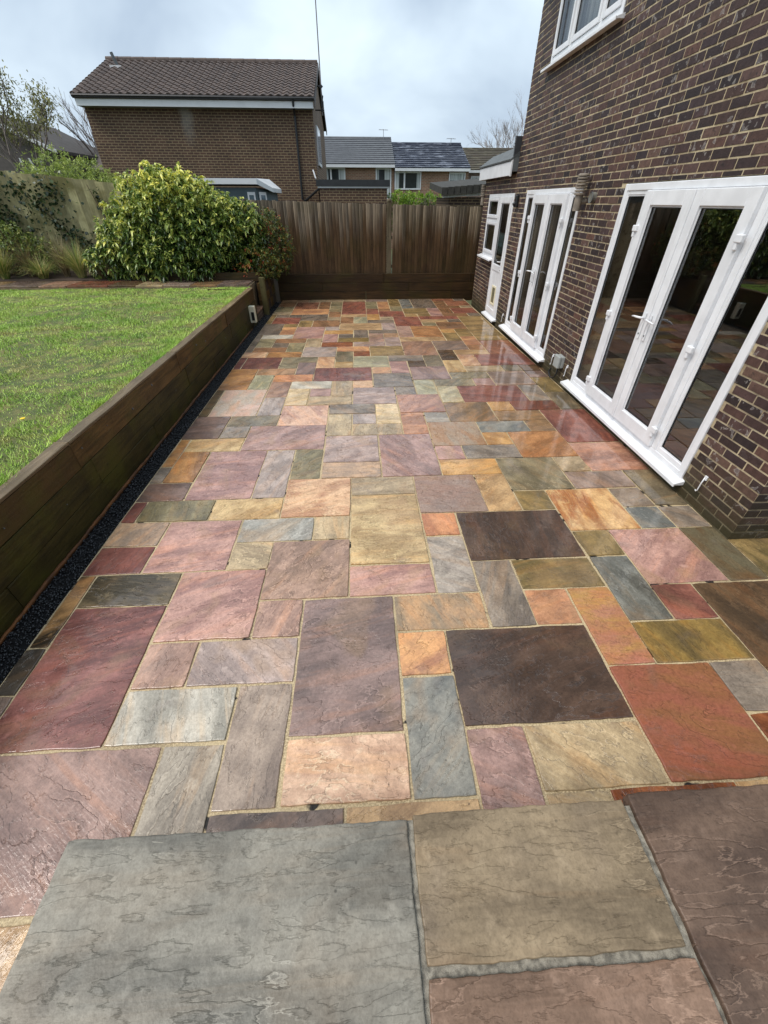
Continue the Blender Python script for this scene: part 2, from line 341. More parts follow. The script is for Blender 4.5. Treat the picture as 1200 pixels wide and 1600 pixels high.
def farbrick(nm, cs, mo, axis='x', k=.8, msize=.012, stain=None):
    m = M(nm); p = m.pos(); sx = m.n('SeparateXYZ', {0: p})
    nx_ = m.math('GREATER_THAN', m.math('ABSOLUTE', m.n('SeparateXYZ', {0: m.n('NewGeometry').outputs['True Normal']}).outputs[0]), .7)
    u_ = m.math('ADD', m.math('MULTIPLY', sx.outputs[1], nx_), m.math('MULTIPLY', sx.outputs[0], m.math('SUBTRACT', 1.0, nx_)))
    v = m.n('CombineXYZ', {0: u_, 1: sx.outputs[2], 2: 0.0}).outputs[0]
    br = m.n('TexBrick', {'Vector': v, 'Color1': col(cs[0], k), 'Color2': col(cs[1], k), 'Mortar': col(mo, k), 'Scale': 1.0, 'Mortar Size': msize, 'Mortar Smooth': .1, 'Bias': -.1, 'Brick Width': .225, 'Row Height': .075}, offset=.5)
    base = m.mix(m.ramp(m.noise(p, 1.1, 4, .6), .35, .7), br.outputs[0], m.mix(1.0, br.outputs[0], (.74, .72, .7, 1), 'MULTIPLY'))
    base = m.mix(m.ramp(m.noise(p, 9, 3), .5, .75, 0, .4), base, col(tuple(t * .6 for t in cs[0]), k))
    if stain:
        x0, z0 = stain
        dx = m.math('ABSOLUTE', m.math('SUBTRACT', m.math('ADD', sx.outputs[0], m.math('MULTIPLY', m.noise(p, 3, 3), .35)), x0 + .17))
        f = m.math('MULTIPLY', m.ramp(dx, .05, .3, 1, 0), m.ramp(m.math('ADD', sx.outputs[2], m.math('MULTIPLY', m.noise(p, 5, 3), .5)), z0 - 1.0, z0 + .2))
        base = m.mix(m.math('MULTIPLY', f, .55), base, col((176, 172, 164), k))
    return m.out(base, .8, m.bump(br.outputs[1], -.4, .006))
def leaf_mat(nm, stops, edge=None, rough=.38, k=.9):
    m = M(nm); t = m.n('Attribute', attribute_name='tone').outputs['Fac']
    rp = m.n('ValToRGB', {0: t}); el = rp.color_ramp.elements
    el[0].position = stops[0][0]; el[0].color = col(stops[0][1], k); el[1].position = stops[-1][0]; el[1].color = col(stops[-1][1], k)
    for p_, c_ in stops[1:-1]:
        q = el.new(p_); q.color = col(c_, k)
    base = rp.outputs[0]
    if edge:
        e_ = m.n('Attribute', attribute_name='edge').outputs['Fac']
        base = m.mix(m.math('MULTIPLY', m.ramp(e_, .55, .9), m.ramp(t, .25, .75)), base, col(edge, k))
    m.out(base, rough, None, .5)
    m.b.inputs['Subsurface Weight'].default_value = 0
    tr = m.n('BsdfTranslucent', {'Color': base}); mx = m.n('MixShader', {0: .22}); m.L(m.b.outputs[0], mx.inputs[1]); m.L(tr.outputs[0], mx.inputs[2])
    m.L(mx.outputs[0], m.t.nodes['Material Output'].inputs['Surface'])
    return m.m
def grass_mat():
    m = M('lawn_grass'); p = m.pos(); t = m.n('Attribute', attribute_name='tone').outputs['Fac']
    a = m.noise(p, .9, 4, .6); b = m.noise(m.mapv(p, (1, 1, 0)), 6, 3, .6)
    base = m.mix(m.ramp(a, .32, .68), col((118, 156, 58), 1.55), col((176, 196, 94), 1.55))
    base = m.mix(m.ramp(b, .5, .75, 0, .65), base, col((206, 198, 136), 1.3))
    base = m.mix(m.ramp(t, .0, 1.0, 0, .5), base, col((88, 120, 40)))
    base = m.mix(m.ramp(m.noise(p, 2.3, 4, .6), .52, .68, 0, .75), base, col((166, 152, 96), 1.2))
    base = m.mix(m.ramp(m.noise(p, 3.1, 4, .6), .3, .42, .5, 0), base, col((82, 116, 44), 1.1))
    return m.out(base, .5, None, .35)
def glass_mat(tint=.82):
    m = M('window_glass'); nt_ = m.t
    nt_.nodes.remove(m.b)
    fr = m.n('Fresnel', {'IOR': 1.5}).outputs[0]
    f = m.math('MULTIPLY', fr, .19, clamp=True)
    tr = m.n('BsdfTransparent', {'Color': (tint, tint * 1.01, tint, 1)}); gl = m.n('BsdfGlossy', {'Color': (.95, .97, 1, 1), 'Roughness': .012})
    mx = m.n('MixShader', {0: f}); m.L(tr.outputs[0], mx.inputs[1]); m.L(gl.outputs[0], mx.inputs[2])
    m.L(mx.outputs[0], nt_.nodes['Material Output'].inputs['Surface']); return m.m
def curtain(nm, c, axis=1, freq=30, k=.9):
    m = M(nm); p = m.pos(); s = m.n('SeparateXYZ', {0: p}).outputs[axis]
    f = m.noise(m.n('CombineXYZ', {0: s}).outputs[0], freq, 2)
    return m.out(m.mix(m.ramp(f, .35, .65), col(c, k), col(tuple(t * .7 for t in c), k)), .8)

UPVC = plain('white_upvc', (238, 239, 242), .28, .07, 5, .86)
GLASS = glass_mat(); BRICK = brick_mat('dark_brown_brick'); MORT = wallmortar(); JOINT = mortar_mat()
SLEEPER = wood('wet_sleeper_timber', (126, 96, 54), (80, 62, 32), 'y', .7, .5, k=.7, coat=0.0)
SLEEPLOW = wood('algae_dark_sleeper_timber', (92, 80, 38), (54, 48, 22), 'y', .95, .55, k=.68)
SLEEPX = wood('wet_dark_sleeper_timber', (98, 72, 42), (62, 46, 28), 'x', .35, .5, k=.55)
COPING = wood('skylit_coping_timber', (156, 134, 102), (118, 98, 70), 'y', .15, .5, k=.8, coat=.1)  # paler than the sleepers: sky light on the top painted into the timber
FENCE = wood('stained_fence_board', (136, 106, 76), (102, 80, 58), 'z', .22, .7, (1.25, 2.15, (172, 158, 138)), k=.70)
FENCEP = wood('weathered_fence_post', (150, 138, 112), (116, 104, 82), 'z', .2, .65, k=.62)
OLDFENCE = wood('lichened_fence_board', (206, 196, 150), (166, 158, 118), 'z', .6, .8, k=.98)
BLACKP = plain('black_plastic', (30, 30, 32), .35, .1, 10)
HARD = plain('grey_felt', (92, 96, 98), .8, .15, 8, bump=.4)
SOIL = plain('dark_soil', (58, 44, 32), .9, .3, 5, bump=.8)
DARKROOM = plain('dim_room_paint', (120, 112, 104), .8, .05, 2)
FLOORM = plain('room_floor', (88, 70, 54), .5, .15, 3)
SLABS = """
1 1 3 4 redpurple
0 3 1 5 orangeblack
0 2 1 3 darkgrey
0 -1 4 1 mauvepink
0 -2 4 -1 buff
3 2 4 3 pinkbeige
3 1 5 2 whitegrey
4 2 6 3 lilacgrey
4 -1 5 1 palegrey
5 0 6 2 taupe
5 -1 7 0 taupedark
3 3 5 5 pink
6 1 8 4 purple
6 0 8 1 creampink
8 2 9 3 orange
8 0 9 2 bluegrey
7 -1 9 0 buff
9 1 12 3 darkbrown
9 -1 10 1 mauve
10 0 12 1 cream
10 -1 11 0 cream
11 -1 13 0 rust
13 -1 14 0 buff
12 0 14 2 redorange
14 1 15 2 grey
14 0 15 1 rust
13 2 15 3 olivegold
12 2 13 4 pinkyellow
15 1 17 4 brown
17 4 19 6 olive
16 4 17 6 greenrust
14 4 16 6 pink
14 3 15 4 red
13 3 14 5 blue
13 5 14 6 olive
13 6 15 8 creamorange
10 5 13 7 darkbrown
11 4 13 5 olive
11 3 12 4 salmon
10 3 11 5 grey
9 4 10 6 silver
8 3 10 4 orangegrey
9 6 10 7 salmonorange
9 7 11 9 purplepink
11 7 12 9 buff
12 7 13 8 olive
12 8 14 10 green
10 9 12 10 gold
7 8 9 9 beige
7 5 9 8 creamveined
7 4 9 5 pink
5 4 7 6 taupepink
6 6 7 7 cream
4 6 6 7 bluewhite
4 5 5 6 cream
5 3 6 4 pinkbeige
2 5 4 7 pink
0 6 2 7 peachgrey
0 5 2 6 maroon
1 4 3 5 oliveblack
5 7 7 9 peach
3 7 5 8 yellow
1 7 3 8 olivewavy
0 7 1 8 maroon
0 8 2 9 purplebrown
2 8 4 11 pinkmauve
1 9 2 11 goldbrown
0 10 1 12 goldbrown
0 9 1 10 grey
1 11 3 12 yellow
3 11 6 13 mauve
4 8 5 11 lavender
5 9 6 11 olivewavy
6 9 8 10 peachgrey
6 10 8 12 lilac
8 9 10 12 mauve
6 12 7 14 cream
6 14 8 15 grey
7 13 8 14 lavender
7 12 9 13 beige
8 13 9 15 creamyellow
9 12 10 14 salmon
9 14 11 16 salmonpink
10 13 11 14 palegrey
11 13 13 15 brownbuff
10 11 12 13 greypeach
10 10 11 11 pink
11 10 13 11 grey
12 11 13 12 gold
13 10 15 12 orangebrown
12 12 14 13 bluegrey
14 12 15 13 brownbuff
13 13 15 14 brownbuff
15 11 17 14 red
15 9 17 11 salmonpink
14 9 15 10 beige
14 8 16 9 mauvegrey
16 7 17 9 olivegrey
15 7 16 8 grey
15 6 16 7 bluegrey
16 6 17 7 grey
0 14 1 17 olivebrown
1 14 3 17 pinkwhite
3 14 4 16 lavender
3 16 4 18 pinkbrown
0 17 2 20 goldbrown
2 17 3 19 palegreen
2 19 4 20 buffbrown
3 18 5 19 salmonorange
1 20 3 22 maroon
0 20 1 22 maroon
0 22 2 23 peach
2 22 4 23 goldbrown
0 23 1 27 purplebrown
1 24 2 26 green
1 23 3 24 brown
2 24 3 25 grey
2 25 4 26 brown
3 23 4 25 green
1 26 3 27 white
0 27 2 30 darkgrey
2 27 3 29 orange
2 29 3 30 olive
3 29 4 31 olive
1 30 3 32 red
0 30 1 33 olive
0 33 2 34 beige
0 34 2 36 green
0 36 2 38 brown
2 35 4 38 redbrown
2 33 5 35 orange
3 31 5 33 darkgrey
4 29 6 31 brown
3 26 5 29 pink
4 35 5 37 brown
4 37 5 38 brown
5 36 6 38 green
5 34 6 36 green
5 32 6 34 brown
5 31 6 32 beige
6 33 8 38 maroon
8 33 9 35 maroon
8 35 9 38 green
6 32 8 33 buff
6 30 7 32 brown
7 30 8 32 palegreen
8 31 9 33 gold
8 30 10 31 grey
6 28 9 30 buff
5 28 6 29 lavender
5 27 7 28 gold
5 25 6 27 pink
6 26 7 27 darkgrey
7 26 8 28 grey
6 25 8 26 olivegold
8 25 9 27 pinkbeige
8 27 10 28 grey
4 24 5 26 beige
5 24 7 25 rust
7 24 9 25 lilac
4 22 6 24 lavender
6 23 8 24 orange
6 21 7 23 green
7 22 8 23 rust
8 22 10 24 olive
7 20 9 22 palegreen
6 20 7 21 yellow
5 20 6 22 peach
3 21 5 22 green
3 20 4 21 green
4 19 5 21 purple
5 18 8 20 maroon
4 17 6 18 white
4 15 5 17 creamyellow
5 16 6 17 mauve
5 15 7 16 beige
6 16 7 18 beige
7 17 8 18 peach
7 15 9 17 lilac
4 13 6 15 pinkpeach
2 13 4 14 olivegrey
2 12 3 13 grey
0 12 2 14 purplebrown
8 17 10 19 grey
9 16 10 17 grey
8 19 9 20 peach
9 19 10 21 pink
10 18 12 20 mauvepink
9 21 11 22 grey
10 20 11 21 brown
11 20 12 22 olivegrey
10 22 12 25 pinkbrown
12 21 13 23 brown
12 19 13 21 yellow
12 18 14 19 green
10 16 11 18 palegreen
11 17 13 18 green
13 17 14 18 mauve
11 15 12 17 creamgreen
12 15 15 17 red
15 15 16 17 grey
14 17 16 19 mauvegrey
13 19 15 20 beige
15 19 16 20 olivegrey
17 18 18 20 brown
16 16 17 18 olive
16 14 17 16 olivegrey
13 14 14 15 gold
14 14 16 15 redbrown
14 20 17 22 red
15 22 17 25 redbrown
13 22 15 23 buff
13 20 14 22 peach
14 24 15 26 orange
14 23 15 24 brown
10 25 13 26 buff
9 24 10 26 lilac
11 26 13 29 orangebrown
10 26 11 29 pinkbeige
9 28 10 30 lilac
10 29 12 32 maroon
9 31 10 32 beige
9 32 11 34 maroon
9 34 10 35 brown
10 34 11 36 green
9 35 10 38 orange
10 36 11 39 olive
11 35 12 39 bluegrey
12 35 14 39 grey
11 33 13 35 olive
11 32 12 33 yellow
12 32 13 33 olive
13 32 14 35 pink
14 33 15 35 brown
12 30 14 31 buff
12 29 13 30 green
13 28 15 30 brown
13 27 14 28 gold
13 25 14 27 olive
15 26 17 32 olivebrown
14 30 15 31 darkgrey
14 32 16 33 brown
15 33 17 35 maroon
16 35 17 36 beige
15 36 17 38 redbrown
14 35 16 36 brown
0 38 3 39 buffbrown
3 38 6 39 beige
6 38 8 39 beige
8 38 10 39 mauvegrey
14 38 16 39 redbrown
16 38 17 39 purplebrown
14 36 15 38 brown
1 32 2 33 grey
2 32 3 33 grey
16 32 17 33 grey
12 31 15 32 maroon
14 26 15 28 olivebrown
9 26 10 27 buffbrown
15 25 17 26 olive
12 23 14 25 mauvegrey
16 19 17 20 brown
16 18 17 19 purplebrown
19 4 21 5 grey
21 3 22 5 purplebrown
17 2 20 4 brown
20 2 21 4 maroon
21 2 22 3 purplebrown
0 1 1 2 mauvegrey
17 0 20 2 grey
20 1 22 2 maroon
15 -1 17 1 olivebrown
20 -1 22 1 olivebrown
14 -1 15 0 redbrown
17 -1 18 0 grey
18 -1 20 0 grey
4 -3 5 -1 redbrown
0 -4 3 -2 brown
3 -3 4 -2 grey
3 -4 5 -3 maroon"""
# ================================================================== GROUND AND PATIO
gm = MB(); gm.poly([(-600, -600, -.42), (600, -600, -.42), (600, 600, -.42), (-600, 600, -.42)])
tag(link('ground', gm, plain('earth_ground', (78, 82, 52), .9, .25, .3), origin=(0, 0, -.42)), kind='structure')

KX = [-2.125] + [-2.0 + .3105 * i for i in range(22)]
JY = lambda j: .655 + .3085 * j
pb = MB(); pb.box(-2.13, 2.985, -.7, 12.72, -.2, -.009); pb.box(2.985, 4.5, -.7, 2.32, -.2, -.009)
patio = tag(link('patio', pb, JOINT), kind='structure')

def slab_obj(x0, x1, y0, y1, z, nm, parent, gap=.0075, thick=.03, jit=.0035, tilt=.003, seg=.045):
    """one riven paving slab with hand-dressed, slightly wavering edges and a rounded arris"""
    x0 += gap; x1 -= gap; y0 += gap; y1 -= gap
    g = random.uniform(-.003, .003)
    cx, cy = (x0 + x1) / 2, (y0 + y1) / 2
    cor = [(x0 + random.uniform(-jit, jit), y0 + random.uniform(-jit, jit)), (x1 + random.uniform(-jit, jit), y0 + random.uniform(-jit, jit)),
           (x1 + random.uniform(-jit, jit), y1 + random.uniform(-jit, jit)), (x0 + random.uniform(-jit, jit), y1 + random.uniform(-jit, jit))]
    ring = []
    for i in range(4):
        (ax, ay), (bx, by) = cor[i], cor[(i + 1) % 4]
        ln = math.hypot(bx - ax, by - ay); n = max(3, int(ln / seg)); px, py = -(by - ay) / ln, (bx - ax) / ln
        w_ = 0.0
        for k in range(n):
            t = k / n; w_ = .6 * w_ + random.uniform(-jit, jit) * .8
            o = w_ * (0 if k == 0 else 1)
            if k == 0: o = 0; ix, iy = .0015 * (1 if ax < cx else -1), .0015 * (1 if ay < cy else -1)
            else: ix = iy = 0
            ring.append((ax + (bx - ax) * t + px * o + ix, ay + (by - ay) * t + py * o + iy))
    tx, ty = random.uniform(-tilt, tilt), random.uniform(-tilt, tilt)
    zz = lambda x, y: z + g + (x - cx) * tx + (y - cy) * ty
    n = len(ring); mb = MB()
    for ins, dz in ((0, -thick), (0, -.004), (.0014, -.0012), (.0045, 0)):
        for x, y in ring:
            dx, dy = cx - x, cy - y; l = math.hypot(dx, dy)
            sx = ins * (1 if dx > 0 else -1) * min(1, abs(dx) / .05); sy = ins * (1 if dy > 0 else -1) * min(1, abs(dy) / .05)
            mb.v.append((x + sx, y + sy, zz(x, y) + dz))
    for r in range(3):
        for k in range(n):
            k2 = (k + 1) % n; mb.f.append((r * n + k, r * n + k2, (r + 1) * n + k2, (r + 1) * n + k))
    mb.f.append(tuple(range(3 * n, 4 * n)))
    return link('slab', mb, slab_mat(nm), parent, origin=(cx, cy, z))

for ln in SLABS.strip().split('\n'):
    k0, j0, k1, j1, nm = ln.split(); k0, j0, k1, j1 = int(k0), int(j0), int(k1), int(j1)
    x0, x1, y0, y1 = KX[k0], KX[k1], JY(j0), JY(j1)
    if j0 >= 22: nm = {'maroon': 'maroonF', 'green': 'greenF', 'brown': 'brownF', 'darkgrey': 'greyF', 'grey': 'greyF', 'olive': 'oliveF', 'redbrown': 'redbrownF', 'purplebrown': 'greyF', 'olivebrown': 'oliveF', 'red': 'maroonF'}.get(nm, nm)
    slab_obj(x0, x1, y0, min(y1, 12.70), 0, nm, patio, gap=random.uniform(.006, .009))

# raised terrace the picture is taken from
TZ = .72
tb = MB(); tb.box(-.885, 4.5, -2.6, .395, -.2, TZ - .015)
terrace = tag(link('terrace', tb, plain('grey_pointing', (138, 132, 120), .9, .45, 55, bump=1.0)), kind='structure')
for x0, x1, y0, y1, nm in ((-.91, .105, -.30, .405, 'tgrey'), (.105, .775, .085, .415, 'ttan'), (.105, .785, -.55, .085, 'tpink'), (.785, 1.72, -.22, .432, 'tbrown'),
                           (1.72, 2.4, -.22, .432, 'mauve'), (2.4, 3.4, -.22, .432, 'tpink'), (-.91, .105, -.95, -.30, 'tpink'), (.105, 1.2, -1.2, -.55, 'tgrey'), (1.2, 2.4, -.9, -.22, 'ttan')):
    slab_obj(x0, x1, y0, y1, TZ, nm, terrace, gap=.0075, thick=.05, jit=.0028, tilt=.004, seg=.02)

# ------------------------------------------------------------------ drain strip along the sleeper wall
dr = MB(); dr.box(-2.34, -2.131, .2, 12.6, -.2, -.03)
drain = tag(link('drain_channel', dr, BLACKP), kind='structure')
n = 9000
P = np.stack([rng.uniform(-2.325, -2.137, n), rng.uniform(.6, 12.5, n) , rng.uniform(-.03, -.008, n)], 1)
P[:, 1] = .6 + (P[:, 1] - .6) ** 1.0
o8 = np.array([(1, 0, 0), (-1, 0, 0), (0, 1, 0), (0, -1, 0), (0, 0, .7), (0, 0, -.7)])
f8 = np.array([(0, 2, 4), (2, 1, 4), (1, 3, 4), (3, 0, 4), (2, 0, 5), (1, 2, 5), (3, 1, 5), (0, 3, 5)])
sz = rng.uniform(.005, .0125, (n, 1, 1)); th = rng.uniform(0, 6.28, n); cs, sn = np.cos(th), np.sin(th)
off = o8[None] * sz * rng.uniform(.7, 1.3, (n, 6, 1))
ox = off[..., 0] * cs[:, None] - off[..., 1] * sn[:, None]; oy = off[..., 0] * sn[:, None] + off[..., 1] * cs[:, None]
V = np.stack([ox, oy, off[..., 2]], 2) + P[:, None]
F = f8[None] + 6 * np.arange(n)[:, None, None]
tag(fast('black_chippings', V.reshape(-1, 3), F.reshape(-1, 3), plain('wet_black_stone', (40, 41, 44), .22, .3, 60)), 'wet black stone chippings filling the drain strip', 'gravel', kind='stuff')

# ------------------------------------------------------------------ sleeper retaining wall on the left
sw = thing('sleeper_wall', (-2.39, 5.2, 0), 'wet brown timber sleeper retaining wall holding up the lawn', 'retaining wall')
def sleeper(x0, x1, y0, y1, z0, z1, mat, parent, name='sleeper', axis='y'):
    mb = MB(); L_ = (y1 - y0) if axis == 'y' else (x1 - x0); nseg = max(2, int(L_ / .3)); pts = []
    wob = [random.uniform(-.003, .003) for _ in range(nseg + 1)]; wz = [random.uniform(-.003, .003) for _ in range(nseg + 1)]
    for i in range(nseg + 1):
        t = i / nseg
        b = len(mb.v)
        if axis == 'y':
            y = y0 + (y1 - y0) * t; q = [(x0, y, z0), (x1 + wob[i], y, z0), (x1 + wob[i], y, z1 + wz[i]), (x0, y, z1 + wz[i])]
        else:
            x = x0 + (x1 - x0) * t; q = [(x, y1, z0), (x, y0 + wob[i], z0), (x, y0 + wob[i], z1 + wz[i]), (x, y1, z1 + wz[i])]
        mb.v += q
        if i:
            for k in range(4):
                k2 = (k + 1) % 4; mb.f.append((b - 4 + k, b - 4 + k2, b + k2, b + k))
    mb.f.append((0, 1, 2, 3)); e_ = len(mb.v) - 4; mb.f.append((e_ + 3, e_ + 2, e_ + 1, e_))
    return link(name, mb, mat, parent, bevel=.005)
WX = -2.34
for ci, (z0, z1, st) in enumerate(((-.05, .205, 1.9), (.21, .435, .75), (.44, .655, .6))):
    y = st
    ends = [y]
    while ends[-1] < 10.2: ends.append(min(10.24, ends[-1] + 2.4))
    for a, b in zip([-.3] + ends[:-1], ends): sleeper(-2.445, WX, a + .003, b - .003, z0, z1, SLEEPER if ci == 2 else SLEEPLOW, sw)
y = .6
ends = [.6]
while ends[-1] < 10.2: ends.append(min(10.25, ends[-1] + 2.4))
for a, b in zip([-.3] + ends[:-1], ends): sleeper(-2.445, -2.3365, a + .003, b - .003, .658, .682, COPING, sw, 'coping_board')
sleeper(-3.3, -2.45, 10.15, 10.245, -.05, .655, SLEEPX, sw, 'end_board', 'x')
for k in range(17):                                                     # galvanised screw heads
    yy = 1.6 + k * .5 + random.uniform(-.1, .1); zz_ = random.choice((.10, .31, .36, .52, .57))
    mb = MB(); mb.tube([(WX - .004, yy, zz_), (WX + .006, yy, zz_)], random.choice((.004, .005, .011)), 8)
    link('screw_head', mb, HARD, sw)
# torn membrane edge showing at the foot of the wall
mb = MB(); n = 160; h = 0
for i in range(n + 1):
    yy = .9 + i * 8.6 / n; h = .85 * h + random.uniform(-.005, .005); hh = max(.004, .016 + h); bx = -2.330 + random.uniform(-.002, .004)
    mb.v += [(bx, yy, -.03), (bx + .012, yy, hh * .6), (bx - .004, yy, hh), (bx - .008, yy, -.03)]
    if i:
        b = 4 * i
        for k in range(4):
            k2 = (k + 1) % 4; mb.f.append((b - 4 + k, b - 4 + k2, b + k2, b + k))
link('membrane_edge', mb, plain('rusty_membrane', (128, 78, 34), .7, .5, 9, .5), sw, smooth=True)

# cream power box at the end of the wall
pbx = thing('power_box', (-2.27, 9.55, .03), 'cream outdoor power box at the far end of the timber wall', 'socket')
CREAM = plain('cream_plastic', (226, 222, 196), .4, .06, 8, .85)
mb = MB(); mb.box(-2.337, -2.215, 9.49, 9.61, .12, .44); link('box', mb, CREAM, pbx, bevel=.012)
mb = MB(); mb.box(-2.295, -2.235, 9.478, 9.4895, .17, .33); link('socket_cover', mb, BLACKP, pbx, bevel=.004)
mb = MB(); mb.tube([(-2.29, 9.55, -.02), (-2.29, 9.55, .121)], .012, 8); link('conduit', mb, BLACKP, pbx)

# ------------------------------------------------------------------ lawn
lb = MB(); NXg, NYg = 40, 46
lawn_z = lambda x, y: .625 + .012 * math.sin(x * 1.7) * math.cos(y * 1.3) + .01 * math.sin(y * 2.9 + x)
for j in range(NYg + 1):
    for i in range(NXg + 1):
        x = -12.0 + (12.0 - 2.447) * i / NXg; y = -.6 + 11.1 * j / NYg
        lb.v.append((x, y, lawn_z(x, y)))
for j in range(NYg):
    for i in range(NXg): q = j * (NXg + 1) + i; lb.f.append((q, q + 1, q + NXg + 2, q + NXg + 1))
m_ = M('lawn_turf'); p_ = m_.pos()
turf = m_.out(m_.mix(m_.ramp(m_.noise(p_, 7, 4), .35, .7), col((72, 84, 34), .9), col((118, 112, 62), .9)), .8, m_.bump(m_.noise(p_, 60, 4), .8, .02))
tag(link('lawn', lb, turf, smooth=True), kind='structure')
lk = MB(); lk.box(-12, -2.447, -.6, 10.15, -.3, .58); tag(link('lawn_bank', lk, SOIL), kind='structure')
n = 230000
u = rng.random(n)
gx = -2.46 - (rng.random(n) ** 1.15) * 6.9; gy = 1.2 + rng.random(n) * 9.35
pat = np.sin(gx * 1.9 + 1.3 * np.sin(gy * 2.3)) * np.sin(gy * 2.1 + 1.1 * np.sin(gx * 3.1)) + .5 * np.sin(gx * 7.3 + gy * 3.1) * np.sin(gy * 6.1 - gx)
keep = (gx > -2.9 - gy * .62 - 1.0) & (rng.random(n) < np.clip(.95 - .5 * (pat > .55), .2, 1)); gx, gy = gx[keep], gy[keep]; n = len(gx)
gz = .62 + .012 * np.sin(gx * 1.7) * np.cos(gy * 1.3) + .01 * np.sin(gy * 2.9 + gx)
clump = np.sin(gx * 5.1 + 2 * np.sin(gy * 3.3)) * np.sin(gy * 4.7 + 1.7 * np.sin(gx * 2.9))
hgt = rng.uniform(.014, .036, n) * (1 + .6 * clump); th = rng.uniform(0, 6.28, n); wd = rng.uniform(.0022, .0042, n) * (1 + gy / 14)
ln_ = rng.uniform(.3, 1.3, n) * hgt; la = rng.uniform(0, 6.28, n)
b0 = np.stack([gx - np.cos(th) * wd, gy - np.sin(th) * wd, gz], 1); b1 = np.stack([gx + np.cos(th) * wd, gy + np.sin(th) * wd, gz], 1)
tp = np.stack([gx + np.cos(la) * ln_, gy + np.sin(la) * ln_, gz + hgt], 1)
V = np.stack([b0, b1, tp], 1).reshape(-1, 3); F = np.arange(3 * n).reshape(-1, 3)
tone = np.repeat(np.clip(.5 + .35 * clump + rng.normal(0, .22, n), 0, 1), 3)
tag(fast('grass', V, F, grass_mat(), attrs={'tone': tone}), 'short patchy green lawn grass above the sleeper wall', 'grass', kind='stuff')

n = 5200                                                               # longer blades hanging over the timber edge
gx = rng.uniform(-2.56, -2.45, n); gy = rng.uniform(1.3, 10.2, n); gy += .12 * np.sin(gy * 9) * rng.random(n); gz = np.full(n, .635)
gate = (np.sin(gy * 3.7) + np.sin(gy * 8.1 + 1) + rng.normal(0, .8, n)) > -.2; gx, gy, gz = gx[gate], gy[gate], gz[gate]; n = len(gx)
hgt = rng.uniform(.035, .075, n); th = rng.uniform(0, 6.28, n); wd = rng.uniform(.002, .0042, n)
b0 = np.stack([gx - np.cos(th) * wd, gy - np.sin(th) * wd, gz], 1); b1 = np.stack([gx + np.cos(th) * wd, gy + np.sin(th) * wd, gz], 1)
tp = np.stack([gx + rng.uniform(-.02, .085, n), gy + rng.normal(0, .03, n), gz + .03 + hgt * .7], 1)
tag(fast('edge_grass', np.stack([b0, b1, tp], 1).reshape(-1, 3), np.arange(3 * n).reshape(-1, 3), bpy.data.materials['lawn_grass'], attrs={'tone': np.repeat(rng.random(n), 3)}), 'longer grass blades hanging over the timber coping', 'grass', kind='stuff')

# dandelion in the lawn
mb = MB(); mb.tube([(-3.02, 3.52, .62), (-3.02, 3.52, .655)], .003, 5)
dn = thing('dandelion', (-3.02, 3.52, .62), 'small yellow dandelion flower in the lawn near the wall', 'flower')
link('stem', mb, plain('dandelion_stem', (120, 140, 60)), dn)
mb = MB(); mb.lathe((-3.02, 3.52, .655), [(.004, 0), (.018, .006), (.02, .011), (.008, .014)], 10); link('flower_head', mb, plain('dandelion_yellow', (240, 200, 30), .6), dn)

# path between the lawn and the planting bed, and the bed
pm = MB(); pm.box(-12, -2.5, 10.52, 11.3, -.3, .655); path = tag(link('garden_path', pm, plain('path_mortar', (120, 104, 80), .8, .2, 9)), kind='structure')
x = -11.6; pc = ['redbrown', 'brown', 'cream', 'taupe', 'brownbuff', 'taupedark', 'pinkbrown']
k = 0
while x < -2.9:
    wd_ = random.choice((.6, .9, .6)); slab_obj(x, min(x + wd_, -2.52), 10.53, 11.27, .69, pc[k % 7], path); x += wd_; k += 1
bd = MB(); bd.box(-12, -2.45, 11.3, 14.6, -.3, .70); bd.box(-2.45, -2.3, 11.2, 12.7, -.3, .62); tag(link('planting_bed', bd, SOIL), kind='structure')
bw = thing('bed_edging', (-3.6, 11.32, .68), 'brown timber sleepers edging the planting bed under the bushes', 'edging')
sleeper(-5.1, -3.75, 11.28, 11.37, .66, .82, SLEEPX, bw, axis='x'); sleeper(-3.74, -2.36, 11.28, 11.37, .66, .84, SLEEPX, bw, axis='x')
# steps in the gap between the wall and the shrub corner
st = thing('garden_steps', (-2.7, 10.7, 0), 'brick and slab steps beside the power box, going up to the lawn', 'steps')
STB = farbrick('step_brick', ((96, 66, 50), (74, 52, 42)), (120, 104, 84), 'y', .7)
for x0, x1, z in ((-2.62, -2.345, .17), (-2.95, -2.62, .40), (-3.3, -2.95, .60)):
    mb = MB(); mb.box(x0, x1, 10.25, 11.05, -.2, z - .035); link('riser', mb, STB, st)
    slab_obj(x0 - .02, x1 + .02, 10.26, 11.04, z, 'pinkbrown' if z < .3 else 'brown', st)
rw = thing('corner_sleepers', (-2.3, 11.8, 0), 'mossy timber sleepers with a stout post below the red-tipped shrub', 'retaining wall')
for z0, z1 in ((-.05, .2), (.205, .42), (.425, .64)): sleeper(-2.42, -2.30, 11.08, 12.66, z0, z1, SLEEPER, rw)
mb = MB(); mb.box(-2.33, -2.21, 10.93, 11.05, -.05, .78); link('post', mb, wood('mossy_post', (128, 120, 76), (92, 84, 50), 'z', .5, .6, k=.7), rw, bevel=.008)

